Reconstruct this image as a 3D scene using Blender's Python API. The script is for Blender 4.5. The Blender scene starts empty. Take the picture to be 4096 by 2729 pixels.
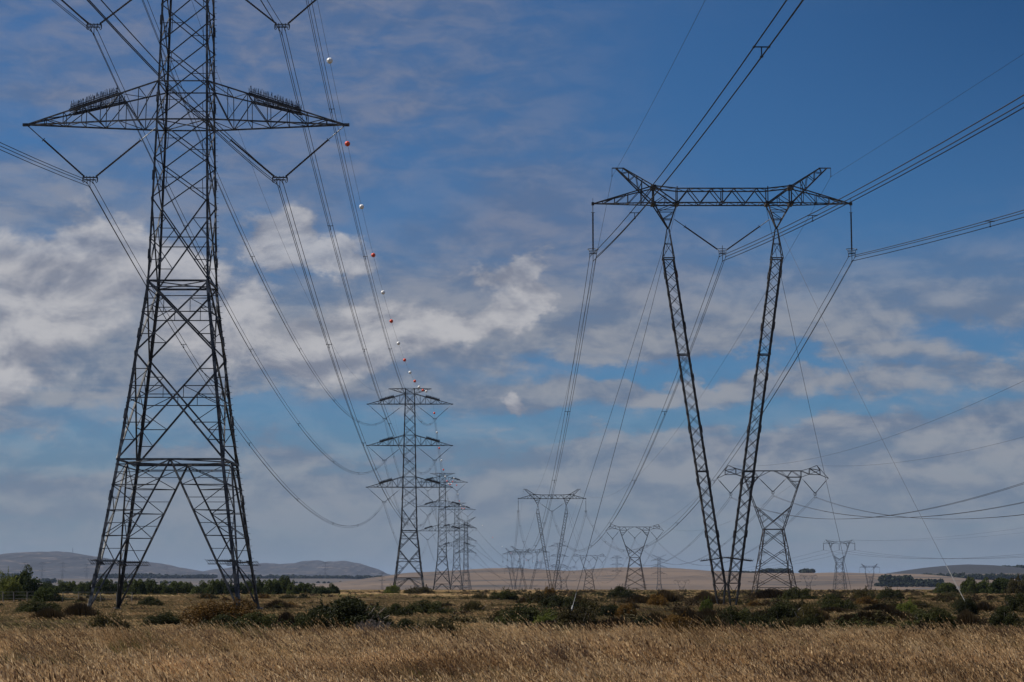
import bpy, math, random
import numpy as np
from mathutils import Vector, Matrix
R = math.radians
C = bpy.context.scene.collection
sc = bpy.context.scene

# ------------------------------------------------------------------ camera
cam_d = bpy.data.cameras.new('camera'); cam = bpy.data.objects.new('camera', cam_d); C.objects.link(cam)
cam_d.sensor_width = 36; cam_d.lens = 70; cam_d.clip_start = 0.5; cam_d.clip_end = 60000
cam.location = (0, 0, 1.9); cam.rotation_euler = (R(97.0), 0, 0)
sc.camera = cam

# ------------------------------------------------------------------ exposure, sun, sky
sc.view_settings.view_transform = 'Standard'; sc.view_settings.look = 'None'
sc.view_settings.exposure = 0.3; sc.view_settings.gamma = 1.0
SUN_EL, SUN_AZ = R(52), R(-84)          # azimuth from +Y (view direction) clockwise: sun high on the left, slightly behind
sd = Vector((math.sin(SUN_AZ)*math.cos(SUN_EL), math.cos(SUN_AZ)*math.cos(SUN_EL), math.sin(SUN_EL)))
sl = bpy.data.lights.new('sun', 'SUN'); sl.energy = 4.6; sl.angle = R(0.5); sl.color = (1.0, .94, .85)
so = bpy.data.objects.new('sun', sl); C.objects.link(so); so.rotation_euler = sd.to_track_quat('Z', 'Y').to_euler(); so.location = (0, 0, 200)

class NT:
    """small expression helper over a node tree"""
    def __init__(s, tree): s.t = tree; s.n = tree.nodes; s.l = tree.links
    def node(s, typ, **kw):
        n = s.n.new(typ)
        for k, v in kw.items(): setattr(n, k, v)
        return n
    def put(s, sock, v):
        if v is None: return
        if isinstance(v, (int, float, tuple, list)): sock.default_value = v
        else: s.l.new(v, sock)
    def m(s, op, a, b=None, c=None, clamp=False):
        n = s.node('ShaderNodeMath', operation=op); n.use_clamp = clamp
        s.put(n.inputs[0], a)
        if b is not None: s.put(n.inputs[1], b)
        if c is not None: s.put(n.inputs[2], c)
        return n.outputs[0]
    def mix(s, f, a, b, blend='MIX'):
        n = s.node('ShaderNodeMix', data_type='RGBA', blend_type=blend)
        s.put(n.inputs[0], f); s.put(n.inputs[6], a); s.put(n.inputs[7], b); return n.outputs[2]
    def noise(s, vec, scale, detail=4, rough=.5, dist=0.0, col=False):
        n = s.node('ShaderNodeTexNoise'); s.put(n.inputs['Vector'], vec)
        n.inputs['Scale'].default_value = scale; n.inputs['Detail'].default_value = detail
        n.inputs['Roughness'].default_value = rough; n.inputs['Distortion'].default_value = dist
        return n.outputs['Color' if col else 'Fac']
    def ramp(s, f, lo, hi):       # smoothstep lo..hi
        n = s.node('ShaderNodeMapRange', interpolation_type='SMOOTHSTEP')
        s.put(n.inputs[0], f); n.inputs[1].default_value = lo; n.inputs[2].default_value = hi
        return n.outputs[0]
    def xyz(s, x, y, z=0.0):
        n = s.node('ShaderNodeCombineXYZ'); s.put(n.inputs[0], x); s.put(n.inputs[1], y); s.put(n.inputs[2], z); return n.outputs[0]

world = bpy.data.worlds.new('World'); sc.world = world; world.use_nodes = True
W = NT(world.node_tree); W.n.clear()
sky = W.node('ShaderNodeTexSky', sky_type='NISHITA'); sky.sun_disc = False
sky.sun_elevation = SUN_EL; sky.sun_rotation = SUN_AZ; sky.altitude = 50; sky.air_density = 1.0; sky.dust_density = 0.25; sky.ozone_density = 3.5
def disp(r_, g_, b_):
    """radiance that shows as this sRGB value under the exposure and sky strength set here"""
    f = lambda c: ((c/255+.055)/1.055)**2.4 if c > 10 else c/255/12.92
    k = 1/(.056*2**.3); return (f(r_)*k, f(g_)*k, f(b_)*k, 1)
clear_sky = W.mix(1.0, sky.outputs[0], (.345, .65, .94, 1), 'MULTIPLY')
tc = W.node('ShaderNodeTexCoord'); sp = W.node('ShaderNodeSeparateXYZ'); W.l.new(tc.outputs['Generated'], sp.inputs[0])
az = W.m('ARCTAN2', sp.outputs[0], sp.outputs[1]); el = W.m('ARCSINE', sp.outputs[2])
elc = W.m('MAXIMUM', el, 0.0)
# cloud sheet at a fixed height: direction projected on a plane, so that streaks flatten towards the horizon
inv = W.m('DIVIDE', 1.0, W.m('ADD', W.m('MAXIMUM', sp.outputs[2], 0.0), 0.075))
cx = W.m('MULTIPLY', az, 6.0); cy = W.m('MULTIPLY', inv, 1.0)
P1 = W.xyz(cx, cy, 1.7)
n_big = W.noise(P1, 0.8, 7, .58, .5)
n_str = W.noise(W.xyz(W.m('MULTIPLY', az, 5.0), W.m('MULTIPLY', el, 34.0), 4.0), 1.0, 6, .55, .6)
n_det = W.noise(W.xyz(W.m('MULTIPLY', az, 26.0), W.m('MULTIPLY', el, 44.0), 2.0), 1.0, 7, .56, .3)
n_fine = W.noise(W.xyz(W.m('MULTIPLY', az, 34.0), W.m('MULTIPLY', el, 95.0), 6.0), 1.0, 6, .6, .4)
elo = W.m('ADD', el, .0075)
n_up = W.noise(W.xyz(W.m('MULTIPLY', az, 26.0), W.m('MULTIPLY', elo, 44.0), 2.0), 1.0, 7, .56, .3)
lit = W.m('MULTIPLY', W.m('SUBTRACT', n_det, n_up), 1.5)      # puffs are brighter on the side that faces up
n_wrp = W.noise(W.xyz(W.m('MULTIPLY', az, 11.0), W.m('MULTIPLY', el, 17.0), 9.0), 1.0, 6, .6, 0, True)
sw = W.node('ShaderNodeSeparateColor'); W.l.new(n_wrp, sw.inputs[0])
azw = W.m('ADD', az, W.m('MULTIPLY', W.m('SUBTRACT', sw.outputs[0], .5), .14))
elw = W.m('ADD', el, W.m('MULTIPLY', W.m('SUBTRACT', sw.outputs[1], .5), .085))
def blob(a0, e0, ra, re, tilt=0.0, A=azw, E=elw):
    da = W.m('SUBTRACT', A, a0); de = W.m('SUBTRACT', E, e0)
    if tilt: de = W.m('SUBTRACT', de, W.m('MULTIPLY', da, tilt))
    q = W.m('ADD', W.m('POWER', W.m('ABSOLUTE', W.m('DIVIDE', da, ra)), 2.0), W.m('POWER', W.m('ABSOLUTE', W.m('DIVIDE', de, re)), 2.0))
    return W.m('EXPONENT', W.m('MULTIPLY', q, -1.0))
def bmax(*a):
    o = a[0]
    for b in a[1:]: o = W.m('MAXIMUM', o, b)
    return o
# cumulus bodies (bright tops) and their grey bases
CUM = [(-.245, .137, .060, .038, 0), (-.255, .100, .05, .018, .1), (-.155, .132, .030, .026, .1), (-.105, .118, .045, .020, .15), (-.093, .163, .034, .013, 0), (-.125, .168, .026, .018, 0), (-.070, .128, .040, .018, .3), (-.022, .143, .050, .014, .30), (.012, .154, .026, .012, .3), (-.004, .100, .013, .008, 0), (-.20, .160, .05, .022, 0)]
cum = bmax(*[blob(*c) for c in CUM])
cum_m = W.ramp(W.m('ADD', cum, W.m('MULTIPLY', W.m('SUBTRACT', n_det, .5), .62)), .28, .66)
slot = bmax(blob(.11, .092, .16, .010, .05), blob(.10, .118, .10, .006, 0), blob(-.13, .078, .10, .011, 0), blob(-.22, .066, .06, .008, 0), blob(.24, .125, .05, .01, 0))
# thin veil: everywhere but the clear wedge at the upper right
wedge = W.m('SUBTRACT', 1.0, blob(.15, .235, .165, .098, -.25, az, el))
wedge = W.m('MULTIPLY', wedge, W.m('SUBTRACT', 1.0, W.m('MULTIPLY', blob(.27, .28, .10, .07, 0, az, el), 1.0)))
veil_n = W.m('ADD', W.m('MULTIPLY', n_big, .45), W.m('ADD', W.m('MULTIPLY', n_str, .25), W.m('MULTIPLY', n_fine, .30)))
veil = W.m('MULTIPLY', W.ramp(veil_n, .33, .62), W.ramp(wedge, .10, .85))
veil = W.m('MULTIPLY', veil, W.m('SUBTRACT', 1.0, W.m('MULTIPLY', blob(-.06, .19, .05, .03, .6), .75)))
veil = W.m('MULTIPLY', veil, W.m('MULTIPLY', W.m('SUBTRACT', 1.0, W.m('MULTIPLY', slot, .8)), .76))
# lower banked layer thickening towards the horizon, with blue slots
low_n = W.m('ADD', W.m('MULTIPLY', n_str, .75), W.m('MULTIPLY', n_det, .25))
cover = W.m('SUBTRACT', .60, W.m('MULTIPLY', W.ramp(el, .035, .165), .0))
band = W.m('SUBTRACT', 1.0, W.ramp(el, .12, .185))
lowm = W.m('MULTIPLY', band, W.ramp(W.m('SUBTRACT', W.m('ADD', low_n, .12), W.m('MULTIPLY', slot, .36)), .33, .60))
horiz = W.m('MULTIPLY', W.m('SUBTRACT', 1.0, W.ramp(el, .035, .105)), .90)
lowm = W.m('MAXIMUM', lowm, horiz)
left_bank = W.m('MULTIPLY', blob(-.27, .13, .15, .07, 0), .9)
lowm = W.m('MAXIMUM', lowm, W.m('MULTIPLY', left_bank, W.ramp(low_n, .25, .5)))
# cloud colours (radiance of the cloud itself)
shade = W.ramp(W.m('ADD', W.m('MULTIPLY', n_fine, .7), W.m('ADD', W.m('MULTIPLY', sw.outputs[2], .3), W.m('MULTIPLY', lit, .5))), .34, .68)
c_veil = W.mix(shade, disp(96, 111, 140), disp(126, 131, 149))
c_low = W.mix(W.ramp(W.m('ADD', W.m('MULTIPLY', n_str, .7), W.m('ADD', W.m('MULTIPLY', n_fine, .3), W.m('MULTIPLY', lit, .6))), .34, .66), disp(106, 120, 142), disp(148, 152, 160))
c_low = W.mix(W.ramp(el, .0, .085), disp(124, 136, 150), c_low)
c_cum = W.mix(W.ramp(W.m('ADD', W.m('ADD', W.m('ADD', W.m('MULTIPLY', n_det, .6), .1), W.m('MULTIPLY', lit, .8)), W.m('MULTIPLY', W.m('SUBTRACT', cum, .5), .30)), .14, .74), disp(128, 133, 147), disp(190, 189, 192))
clear_sky = W.mix(W.m('MULTIPLY', blob(.30, .33, .17, .13, 0, az, el), .60), clear_sky, disp(22, 62, 106))
base = W.mix(veil, clear_sky, c_veil)
base = W.mix(W.m('MULTIPLY', lowm, .88), base, c_low)
base = W.mix(W.m('MULTIPLY', cum_m, .78), base, c_cum)
bg = W.node('ShaderNodeBackground'); bg.inputs[1].default_value = 0.056
W.l.new(base, bg.inputs[0]); wo = W.node('ShaderNodeOutputWorld'); W.l.new(bg.outputs[0], wo.inputs[0])

# ------------------------------------------------------------------ materials
def mat(name, rough=.8, metal=0.0):
    m = bpy.data.materials.new(name); m.use_nodes = True
    t = NT(m.node_tree); b = t.n['Principled BSDF']; b.inputs['Roughness'].default_value = rough; b.inputs['Metallic'].default_value = metal
    return m, t, b
def steel(name, lo, hi, rust=.0):
    m, t, b = mat(name, .55, .35); g = t.node('ShaderNodeNewGeometry')
    f = t.ramp(t.noise(g.outputs['Position'], 1.7, 4, .6), .40, .66)
    f2 = t.ramp(t.noise(g.outputs['Position'], .35, 3, .6), .42, .62)
    c = t.mix(t.m('MULTIPLY', f, t.m('ADD', t.m('MULTIPLY', f2, .7), .3)), lo + (1,), hi + (1,))
    if rust:
        r = t.m('MULTIPLY', t.ramp(t.noise(g.outputs['Position'], .55, 5, .7), .60, .68), rust)
        c = t.mix(r, c, (.14, .055, .025, 1))
    t.put(b.inputs['Base Color'], c); return m
M = {}
M['steel'] = steel('galvanised_steel', (.028, .032, .038), (.20, .205, .21))
M['steelv'] = steel('weathered_steel', (.030, .029, .029), (.17, .16, .155), .7)
M['steelred'] = steel('brown_tinted_steel', (.028, .022, .022), (.085, .07, .066), .3)
M['glass'], t, b = mat('dark_porcelain', .25); b.inputs['Base Color'].default_value = (.02, .018, .02, 1)
M['wire'], t, b = mat('aluminium_conductor', .6, .3); b.inputs['Base Color'].default_value = (.018, .02, .026, 1)
M['ring'], t, b = mat('aluminium_ring', .6, .2); b.inputs['Base Color'].default_value = (.06, .063, .07, 1)
M['pale'], t, b = mat('pale_guard_tube', .5); b.inputs['Base Color'].default_value = (.21, .21, .205, 1)
def ballmat(n, c):
    m, t, b = mat(n, .45); g = t.node('ShaderNodeTexCoord')
    f = t.ramp(t.noise(g.outputs['Object'], 4, 5, .6), .45, .75)
    t.put(b.inputs['Base Color'], t.mix(t.m('MULTIPLY', f, .18), c + (1,), tuple(x*.55 for x in c) + (1,))); return m
M['white'] = ballmat('white_plastic', (.86, .86, .85)); M['red'] = ballmat('orange_red_plastic', (.75, .075, .025))
M['wood'], t, b = mat('weathered_post', .9); g = t.node('ShaderNodeNewGeometry')
t.put(b.inputs['Base Color'], t.mix(t.noise(g.outputs['Position'], 6, 4), (.10, .085, .07, 1), (.26, .23, .20, 1)))

def leafmat(name, cols, trans=.25, patch=.6):
    m, t, b = mat(name, .75); g = t.node('ShaderNodeNewGeometry'); oi = t.node('ShaderNodeObjectInfo')
    n1 = t.noise(g.outputs['Position'], patch, 3, .6); n2 = t.noise(g.outputs['Position'], 7.0, 2, .6)
    ri = g.outputs['Random Per Island']
    f = t.ramp(t.m('ADD', t.m('MULTIPLY', n1, .6), t.m('ADD', t.m('MULTIPLY', n2, .25), t.m('ADD', t.m('MULTIPLY', ri, .2), t.m('MULTIPLY', oi.outputs['Random'], .12)))), .38, .78)
    cr = t.node('ShaderNodeValToRGB'); t.put(cr.inputs[0], f)
    e = cr.color_ramp.elements
    while len(e) < len(cols): e.new(.5)
    for i, c in enumerate(cols): e[i].position = i/(len(cols)-1); e[i].color = c + (1,)
    t.put(b.inputs['Base Color'], cr.outputs[0]); b.inputs['Specular IOR Level'].default_value = .2
    tr = t.node('ShaderNodeBsdfTranslucent'); t.put(tr.inputs[0], cr.outputs[0])
    mx = t.node('ShaderNodeMixShader'); mx.inputs[0].default_value = trans
    o = t.n['Material Output']; t.l.new(b.outputs[0], mx.inputs[1]); t.l.new(tr.outputs[0], mx.inputs[2]); t.l.new(mx.outputs[0], o.inputs[0])
    return m
M['green'] = leafmat('dark_green_leaf', [(.012, .015, .005), (.030, .034, .009), (.065, .068, .017)])
M['olive'] = leafmat('olive_leaf', [(.018, .016, .006), (.046, .038, .012), (.085, .070, .02)])
M['orange'] = leafmat('orange_brown_leaf', [(.035, .022, .008), (.11, .060, .014), (.20, .11, .024)], patch=1.6)
M['reed'] = leafmat('brown_reed', [(.018, .013, .007), (.042, .029, .014), (.085, .058, .028)])
M['dead'] = leafmat('grey_dead_twig', [(.06, .05, .045), (.13, .11, .10), (.20, .17, .155)])
M['lime'] = leafmat('fresh_green_leaf', [(.045, .060, .010), (.10, .12, .022), (.16, .17, .035)])
M['fartree'] = leafmat('distant_foliage', [(.018, .026, .014), (.04, .05, .025)], patch=.05)
M['hedge'] = leafmat('thicket_leaf', [(.022, .034, .010), (.05, .066, .016), (.095, .11, .03)], patch=.2)
M['grass'] = leafmat('dry_grass', [(.14, .078, .034), (.46, .285, .132), (.72, .49, .25), (.88, .66, .38)], .45, .22)
M['grassg'] = leafmat('greenish_grass', [(.09, .075, .022), (.22, .18, .06), (.38, .29, .12)], .35, .25)
M['grassb'] = leafmat('brown_grass', [(.06, .036, .020), (.18, .108, .06), (.33, .215, .13)], .35, .06)

M['scrubg'] = leafmat('dark_heath_grass', [(.035, .030, .012), (.07, .055, .022), (.12, .09, .04)])
M['grassm'] = leafmat('olive_straw_grass', [(.07, .052, .022), (.21, .155, .066), (.38, .29, .14)], .35, .12)
def groundmat():
    m, t, b = mat('field_ground', .95); g = t.node('ShaderNodeNewGeometry'); P = g.outputs['Position']
    s = t.node('ShaderNodeSeparateXYZ'); t.l.new(P, s.inputs[0])
    n1 = t.noise(P, .05, 6, .65); n2 = t.noise(P, .9, 5, .7)
    near = t.mix(t.ramp(n1, .38, .62), (.035, .031, .013, 1), (.12, .088, .042, 1))
    near = t.mix(t.m('MULTIPLY', t.ramp(n2, .35, .7), .5), near, (.09, .07, .035, 1))
    # far fields: broad stripes of stubble, fallow and scrub lying across the view
    fp = t.xyz(t.m('MULTIPLY', s.outputs[0], .0009), t.m('MULTIPLY', s.outputs[1], .0022), 0.0)
    f1 = t.noise(fp, 1.0, 5, .6); f2 = t.noise(fp, 3.3, 4, .6)
    far = t.mix(t.ramp(f1, .42, .58), (.04, .035, .030, 1), (.085, .063, .048, 1))
    far = t.mix(t.ramp(f2, .57, .66), far, (.035, .038, .035, 1))
    t.put(b.inputs['Base Color'], t.mix(t.ramp(s.outputs[1], 900, 1800), near, far))
    return m
M['ground'] = groundmat()
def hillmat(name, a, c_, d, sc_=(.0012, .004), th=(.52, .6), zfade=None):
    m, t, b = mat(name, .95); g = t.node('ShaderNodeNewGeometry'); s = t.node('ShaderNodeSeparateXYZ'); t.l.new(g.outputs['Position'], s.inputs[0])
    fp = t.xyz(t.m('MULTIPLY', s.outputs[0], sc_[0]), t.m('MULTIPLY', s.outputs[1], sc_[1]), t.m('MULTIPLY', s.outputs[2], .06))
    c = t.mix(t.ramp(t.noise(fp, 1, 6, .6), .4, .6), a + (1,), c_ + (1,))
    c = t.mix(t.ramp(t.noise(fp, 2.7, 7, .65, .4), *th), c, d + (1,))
    if zfade:
        f = t.ramp(t.m('ADD', s.outputs[2], t.m('MULTIPLY', t.m('SUBTRACT', t.noise(fp, 4, 5, .6), .5), zfade[2])), zfade[0], zfade[1])
        c = t.mix(f, c, zfade[3] + (1,))
    t.put(b.inputs['Base Color'], c); return m
M['wheat'] = hillmat('stubble_hill', (.088, .060, .039), (.125, .085, .055), (.040, .032, .025))
M['blue'] = hillmat('scrub_hill', (.012, .016, .022), (.026, .028, .034), (.105, .085, .072), (.0030, .0030), (.54, .64))  # palest colour: sunlit patches painted onto the slopes
M['dark'] = hillmat('wooded_hill', (.085, .060, .041), (.12, .083, .057), (.028, .028, .026), (.0016, .003), (.52, .6), (24, 30, 12, (.012, .014, .017)))

# ------------------------------------------------------------------ mesh helpers
WK = 1.0        # member width factor: the smaller pylon types use heavier angles
class MB:
    def __init__(s): s.v = []; s.f = []; s.n = 0
    def add(s, verts, faces):
        s.v.append(np.asarray(verts, float).reshape(-1, 3)); s.f += [tuple(i + s.n for i in f) for f in faces]; s.n += len(s.v[-1])
    def bar(s, p, q, w, w2=None):
        p = np.array(p, float); q = np.array(q, float); d = q-p; L = np.linalg.norm(d)
        if L < 1e-6: return
        w = w*(.86 if w < .16 else 1)*WK
        d /= L; a = np.array((0, 0, 1.)) if abs(d[2]) < .9 else np.array((0, 1., 0))
        u = np.cross(d, a); u /= np.linalg.norm(u); v = np.cross(d, u); h = w/2; h2 = (w2 or w)/2
        vs = [p+u*x*h+v*y*h2 for x, y in ((-1, -1), (1, -1), (1, 1), (-1, 1))]+[q+u*x*h+v*y*h2 for x, y in ((-1, -1), (1, -1), (1, 1), (-1, 1))]
        s.add(vs, [(0, 1, 5, 4), (1, 2, 6, 5), (2, 3, 7, 6), (3, 0, 4, 7), (3, 2, 1, 0), (4, 5, 6, 7)])
    def angle(s, p, q, w, out):
        """L-section steel angle: two plates meeting along p-q, opening away from 'out' """
        p = np.array(p, float); q = np.array(q, float); d = q-p; L = np.linalg.norm(d); d /= L
        ox = np.array((-out[0], 0, 0.)); oy = np.array((0, -out[1], 0.)); t = w*.16
        for a, b in ((ox, oy), (oy, ox)):
            vs = [p, p+a*w, p+a*w+b*t, p+b*t]; vs += [x+d*L for x in vs]
            s.add(vs, [(0, 1, 5, 4), (1, 2, 6, 5), (2, 3, 7, 6), (3, 0, 4, 7), (3, 2, 1, 0), (4, 5, 6, 7)])
    def tube(s, pts, r, k=5):
        pts = np.asarray(pts, float); n = len(pts); r = np.broadcast_to(np.asarray(r, float), (n,))
        tg = np.gradient(pts, axis=0); tg /= np.linalg.norm(tg, axis=1)[:, None]
        m = tg.mean(0); a = np.array((0, 0, 1.)) if abs(m[2]) < .8*np.linalg.norm(m)+1e-9 else np.array((0, 1., 0))
        u = np.cross(tg, a); u /= np.linalg.norm(u, axis=1)[:, None]; v = np.cross(tg, u)
        th = np.arange(k)*2*math.pi/k
        vs = pts[:, None]+r[:, None, None]*(np.cos(th)[None, :, None]*u[:, None]+np.sin(th)[None, :, None]*v[:, None])
        fs = [(i*k+j, i*k+(j+1) % k, (i+1)*k+(j+1) % k, (i+1)*k+j) for i in range(n-1) for j in range(k)]
        fs += [tuple(range(k))[::-1], tuple((n-1)*k+j for j in range(k))]
        s.add(vs.reshape(-1, 3), fs)
    def merge(s, o):
        if o.n: s.add(np.concatenate(o.v), o.f)
    def mesh(s, name, m):
        me = bpy.data.meshes.new(name); v = np.concatenate(s.v) if s.v else np.zeros((0, 3))
        me.from_pydata(v.tolist(), [], s.f); me.materials.append(m); me.update(); return me
    def build(s, name, m, parent=None, smooth=False):
        me = s.mesh(name, m)
        if smooth: me.polygons.foreach_set('use_smooth', [True]*len(me.polygons))
        o = bpy.data.objects.new(name, me); C.objects.link(o)
        if parent: o.parent = parent
        return o
def tag(o, label=None, cat=None, group=None, kind=None):
    for k, v in (('label', label), ('category', cat), ('group', group), ('kind', kind)):
        if v: o[k] = v
    return o
def empty(name, loc, rz=0):
    o = bpy.data.objects.new(name, None); C.objects.link(o); o.location = loc; o.rotation_euler = (0, 0, rz); o.empty_display_size = .5; return o
def copy_tree(o, parent=None):
    c = o.copy(); C.objects.link(c); c.parent = parent
    for ch in [x for x in o.children]: copy_tree(ch, c)
    return c

# ------------------------------------------------------------------ terrain
def sm(x, a, b):
    t = np.clip((x-a)/(b-a), 0, 1); return t*t*(3-2*t)
def gz(x, y):
    x = np.asarray(x, float); y = np.asarray(y, float)
    r = np.maximum(y, 1.); u = x/r
    z = -8*sm(y, 720, 1500)
    z = z + 30*sm(y, 2600, 6000)*(1-sm(u, -.085, -.03))
    z = z + 13*sm(y, 2000, 3600)*sm(u, .16, .22)
    z = z + .10*np.sin(x*.11+1)*np.sin(y*.05)*sm(y, 60, 120) - .05
    return z
ys = np.concatenate([[-20000, -8000, -2000, -500, -100, 0], np.arange(10, 300, 6), np.geomspace(300, 20000, 90)])
xs = np.concatenate([-np.geomspace(15, 20000, 60)[::-1], np.linspace(-12, 12, 9), np.geomspace(15, 20000, 60)])
GX, GY = np.meshgrid(xs, ys); GZ = gz(GX, GY)
nx = len(xs); ny = len(ys)
g = MB(); g.add(np.stack([GX, GY, GZ], -1), [(j*nx+i, j*nx+i+1, (j+1)*nx+i+1, (j+1)*nx+i) for j in range(ny-1) for i in range(nx-1)])
ground = g.build('ground', M['ground'], smooth=True); tag(ground, kind='structure')

def hill(name, D, prof, m, depth=1800, back=2500, base=-12, seed=0, rough=1.5, nx=220, ny=26):
    """ridge whose crest line stands at distance D; prof = list of (x, crest height)"""
    rng = np.random.default_rng(seed)
    px = [p[0] for p in prof]; pz = [p[1] for p in prof]
    xs = np.linspace(px[0], px[-1], nx); crest = np.interp(xs, px, pz)
    k = np.hanning(7); k /= k.sum(); crest = np.convolve(np.pad(crest, 3, mode='edge'), k, 'valid')
    ph = rng.uniform(0, 6.28, 8)
    crest = crest + rough*sum(np.sin(xs*w_+p)*a for w_, p, a in zip((.013, .029, .051, .09, .19), ph, (.8, .5, .4, .25, .18)))
    ts = np.linspace(-1, 1, ny); V = []
    for t in ts:
        y = D+(t*depth if t < 0 else t*back)
        s_ = 1-sm(np.abs(t), .0, 1.0)
        bump = rough*np.sin(xs*.02+t*7+ph[5])*np.sin(t*9+xs*.006)*(1-abs(t))*abs(t)*4
        z = base+(crest-base)*s_+bump
        V.append(np.stack([xs, np.full_like(xs, y), z], -1))
    h = MB(); h.add(np.concatenate(V), [(j*nx+i, j*nx+i+1, (j+1)*nx+i+1, (j+1)*nx+i) for j in range(ny-1) for i in range(nx-1)])
    o = h.build(name, m, smooth=True); tag(o, kind='structure'); return o, xs, crest
hill('wooded_hill', 4800, [(560, -12), (700, 8), (850, 22), (929, 31), (1000, 40), (1054, 49), (1082, 52), (1120, 50), (1197, 42), (1260, 38), (1400, 36), (1700, 24), (2000, -12)], M['dark'], 1300, seed=4, base=-10, rough=.9)
hill('stubble_hill', 4000, [(-800, -12), (-420, 0), (-351, 6), (-208, 26.5), (-137, 31), (-17, 36), (66, 32.5), (120, 31.5), (192, 37), (267, 38.5), (327, 36.5), (387, 30.5), (432, 26.5), (565, 26), (625, 27.5), (685, 26.5), (774, 26), (834, 16), (950, 4), (1100, -12)], M['wheat'], 1500, seed=2, base=-9, rough=.7)
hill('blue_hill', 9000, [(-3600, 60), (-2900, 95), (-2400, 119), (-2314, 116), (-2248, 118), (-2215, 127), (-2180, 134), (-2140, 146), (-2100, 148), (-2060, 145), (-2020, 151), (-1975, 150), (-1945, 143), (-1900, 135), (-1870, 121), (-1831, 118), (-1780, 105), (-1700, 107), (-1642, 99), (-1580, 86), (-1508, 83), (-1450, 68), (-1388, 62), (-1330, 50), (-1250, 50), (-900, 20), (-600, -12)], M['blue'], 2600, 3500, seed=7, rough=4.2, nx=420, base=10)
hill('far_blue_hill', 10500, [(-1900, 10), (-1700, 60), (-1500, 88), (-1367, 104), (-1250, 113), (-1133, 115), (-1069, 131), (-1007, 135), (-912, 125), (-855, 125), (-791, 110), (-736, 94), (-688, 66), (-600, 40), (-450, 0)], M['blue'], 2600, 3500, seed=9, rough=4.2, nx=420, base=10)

# ------------------------------------------------------------------ lattice pylons
def lerp(a, b, t): return np.asarray(a, float)*(1-t)+np.asarray(b, float)*t
CR = [(-1, -1), (1, -1), (1, 1), (-1, 1)]
def insulator(mb_link, mb_str, a, b, link=.27, r=.055, sheds=28):
    mb_link.tube([a, lerp(a, b, link)], .034, 4)
    n = sheds*2; ts = np.linspace(link, 1, n)
    mb_str.tube([lerp(a, b, t) for t in ts], [r if i % 2 else r*1.5 for i in range(n)], 6)
    e = lerp(a, b, link); d = np.asarray(b, float)-a; d /= np.linalg.norm(d); u = np.cross(d, (0, 1., 0)); u /= max(1e-6, np.linalg.norm(u))
    mb_link.bar(e-u*.16, e+u*.16, .05)

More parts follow.
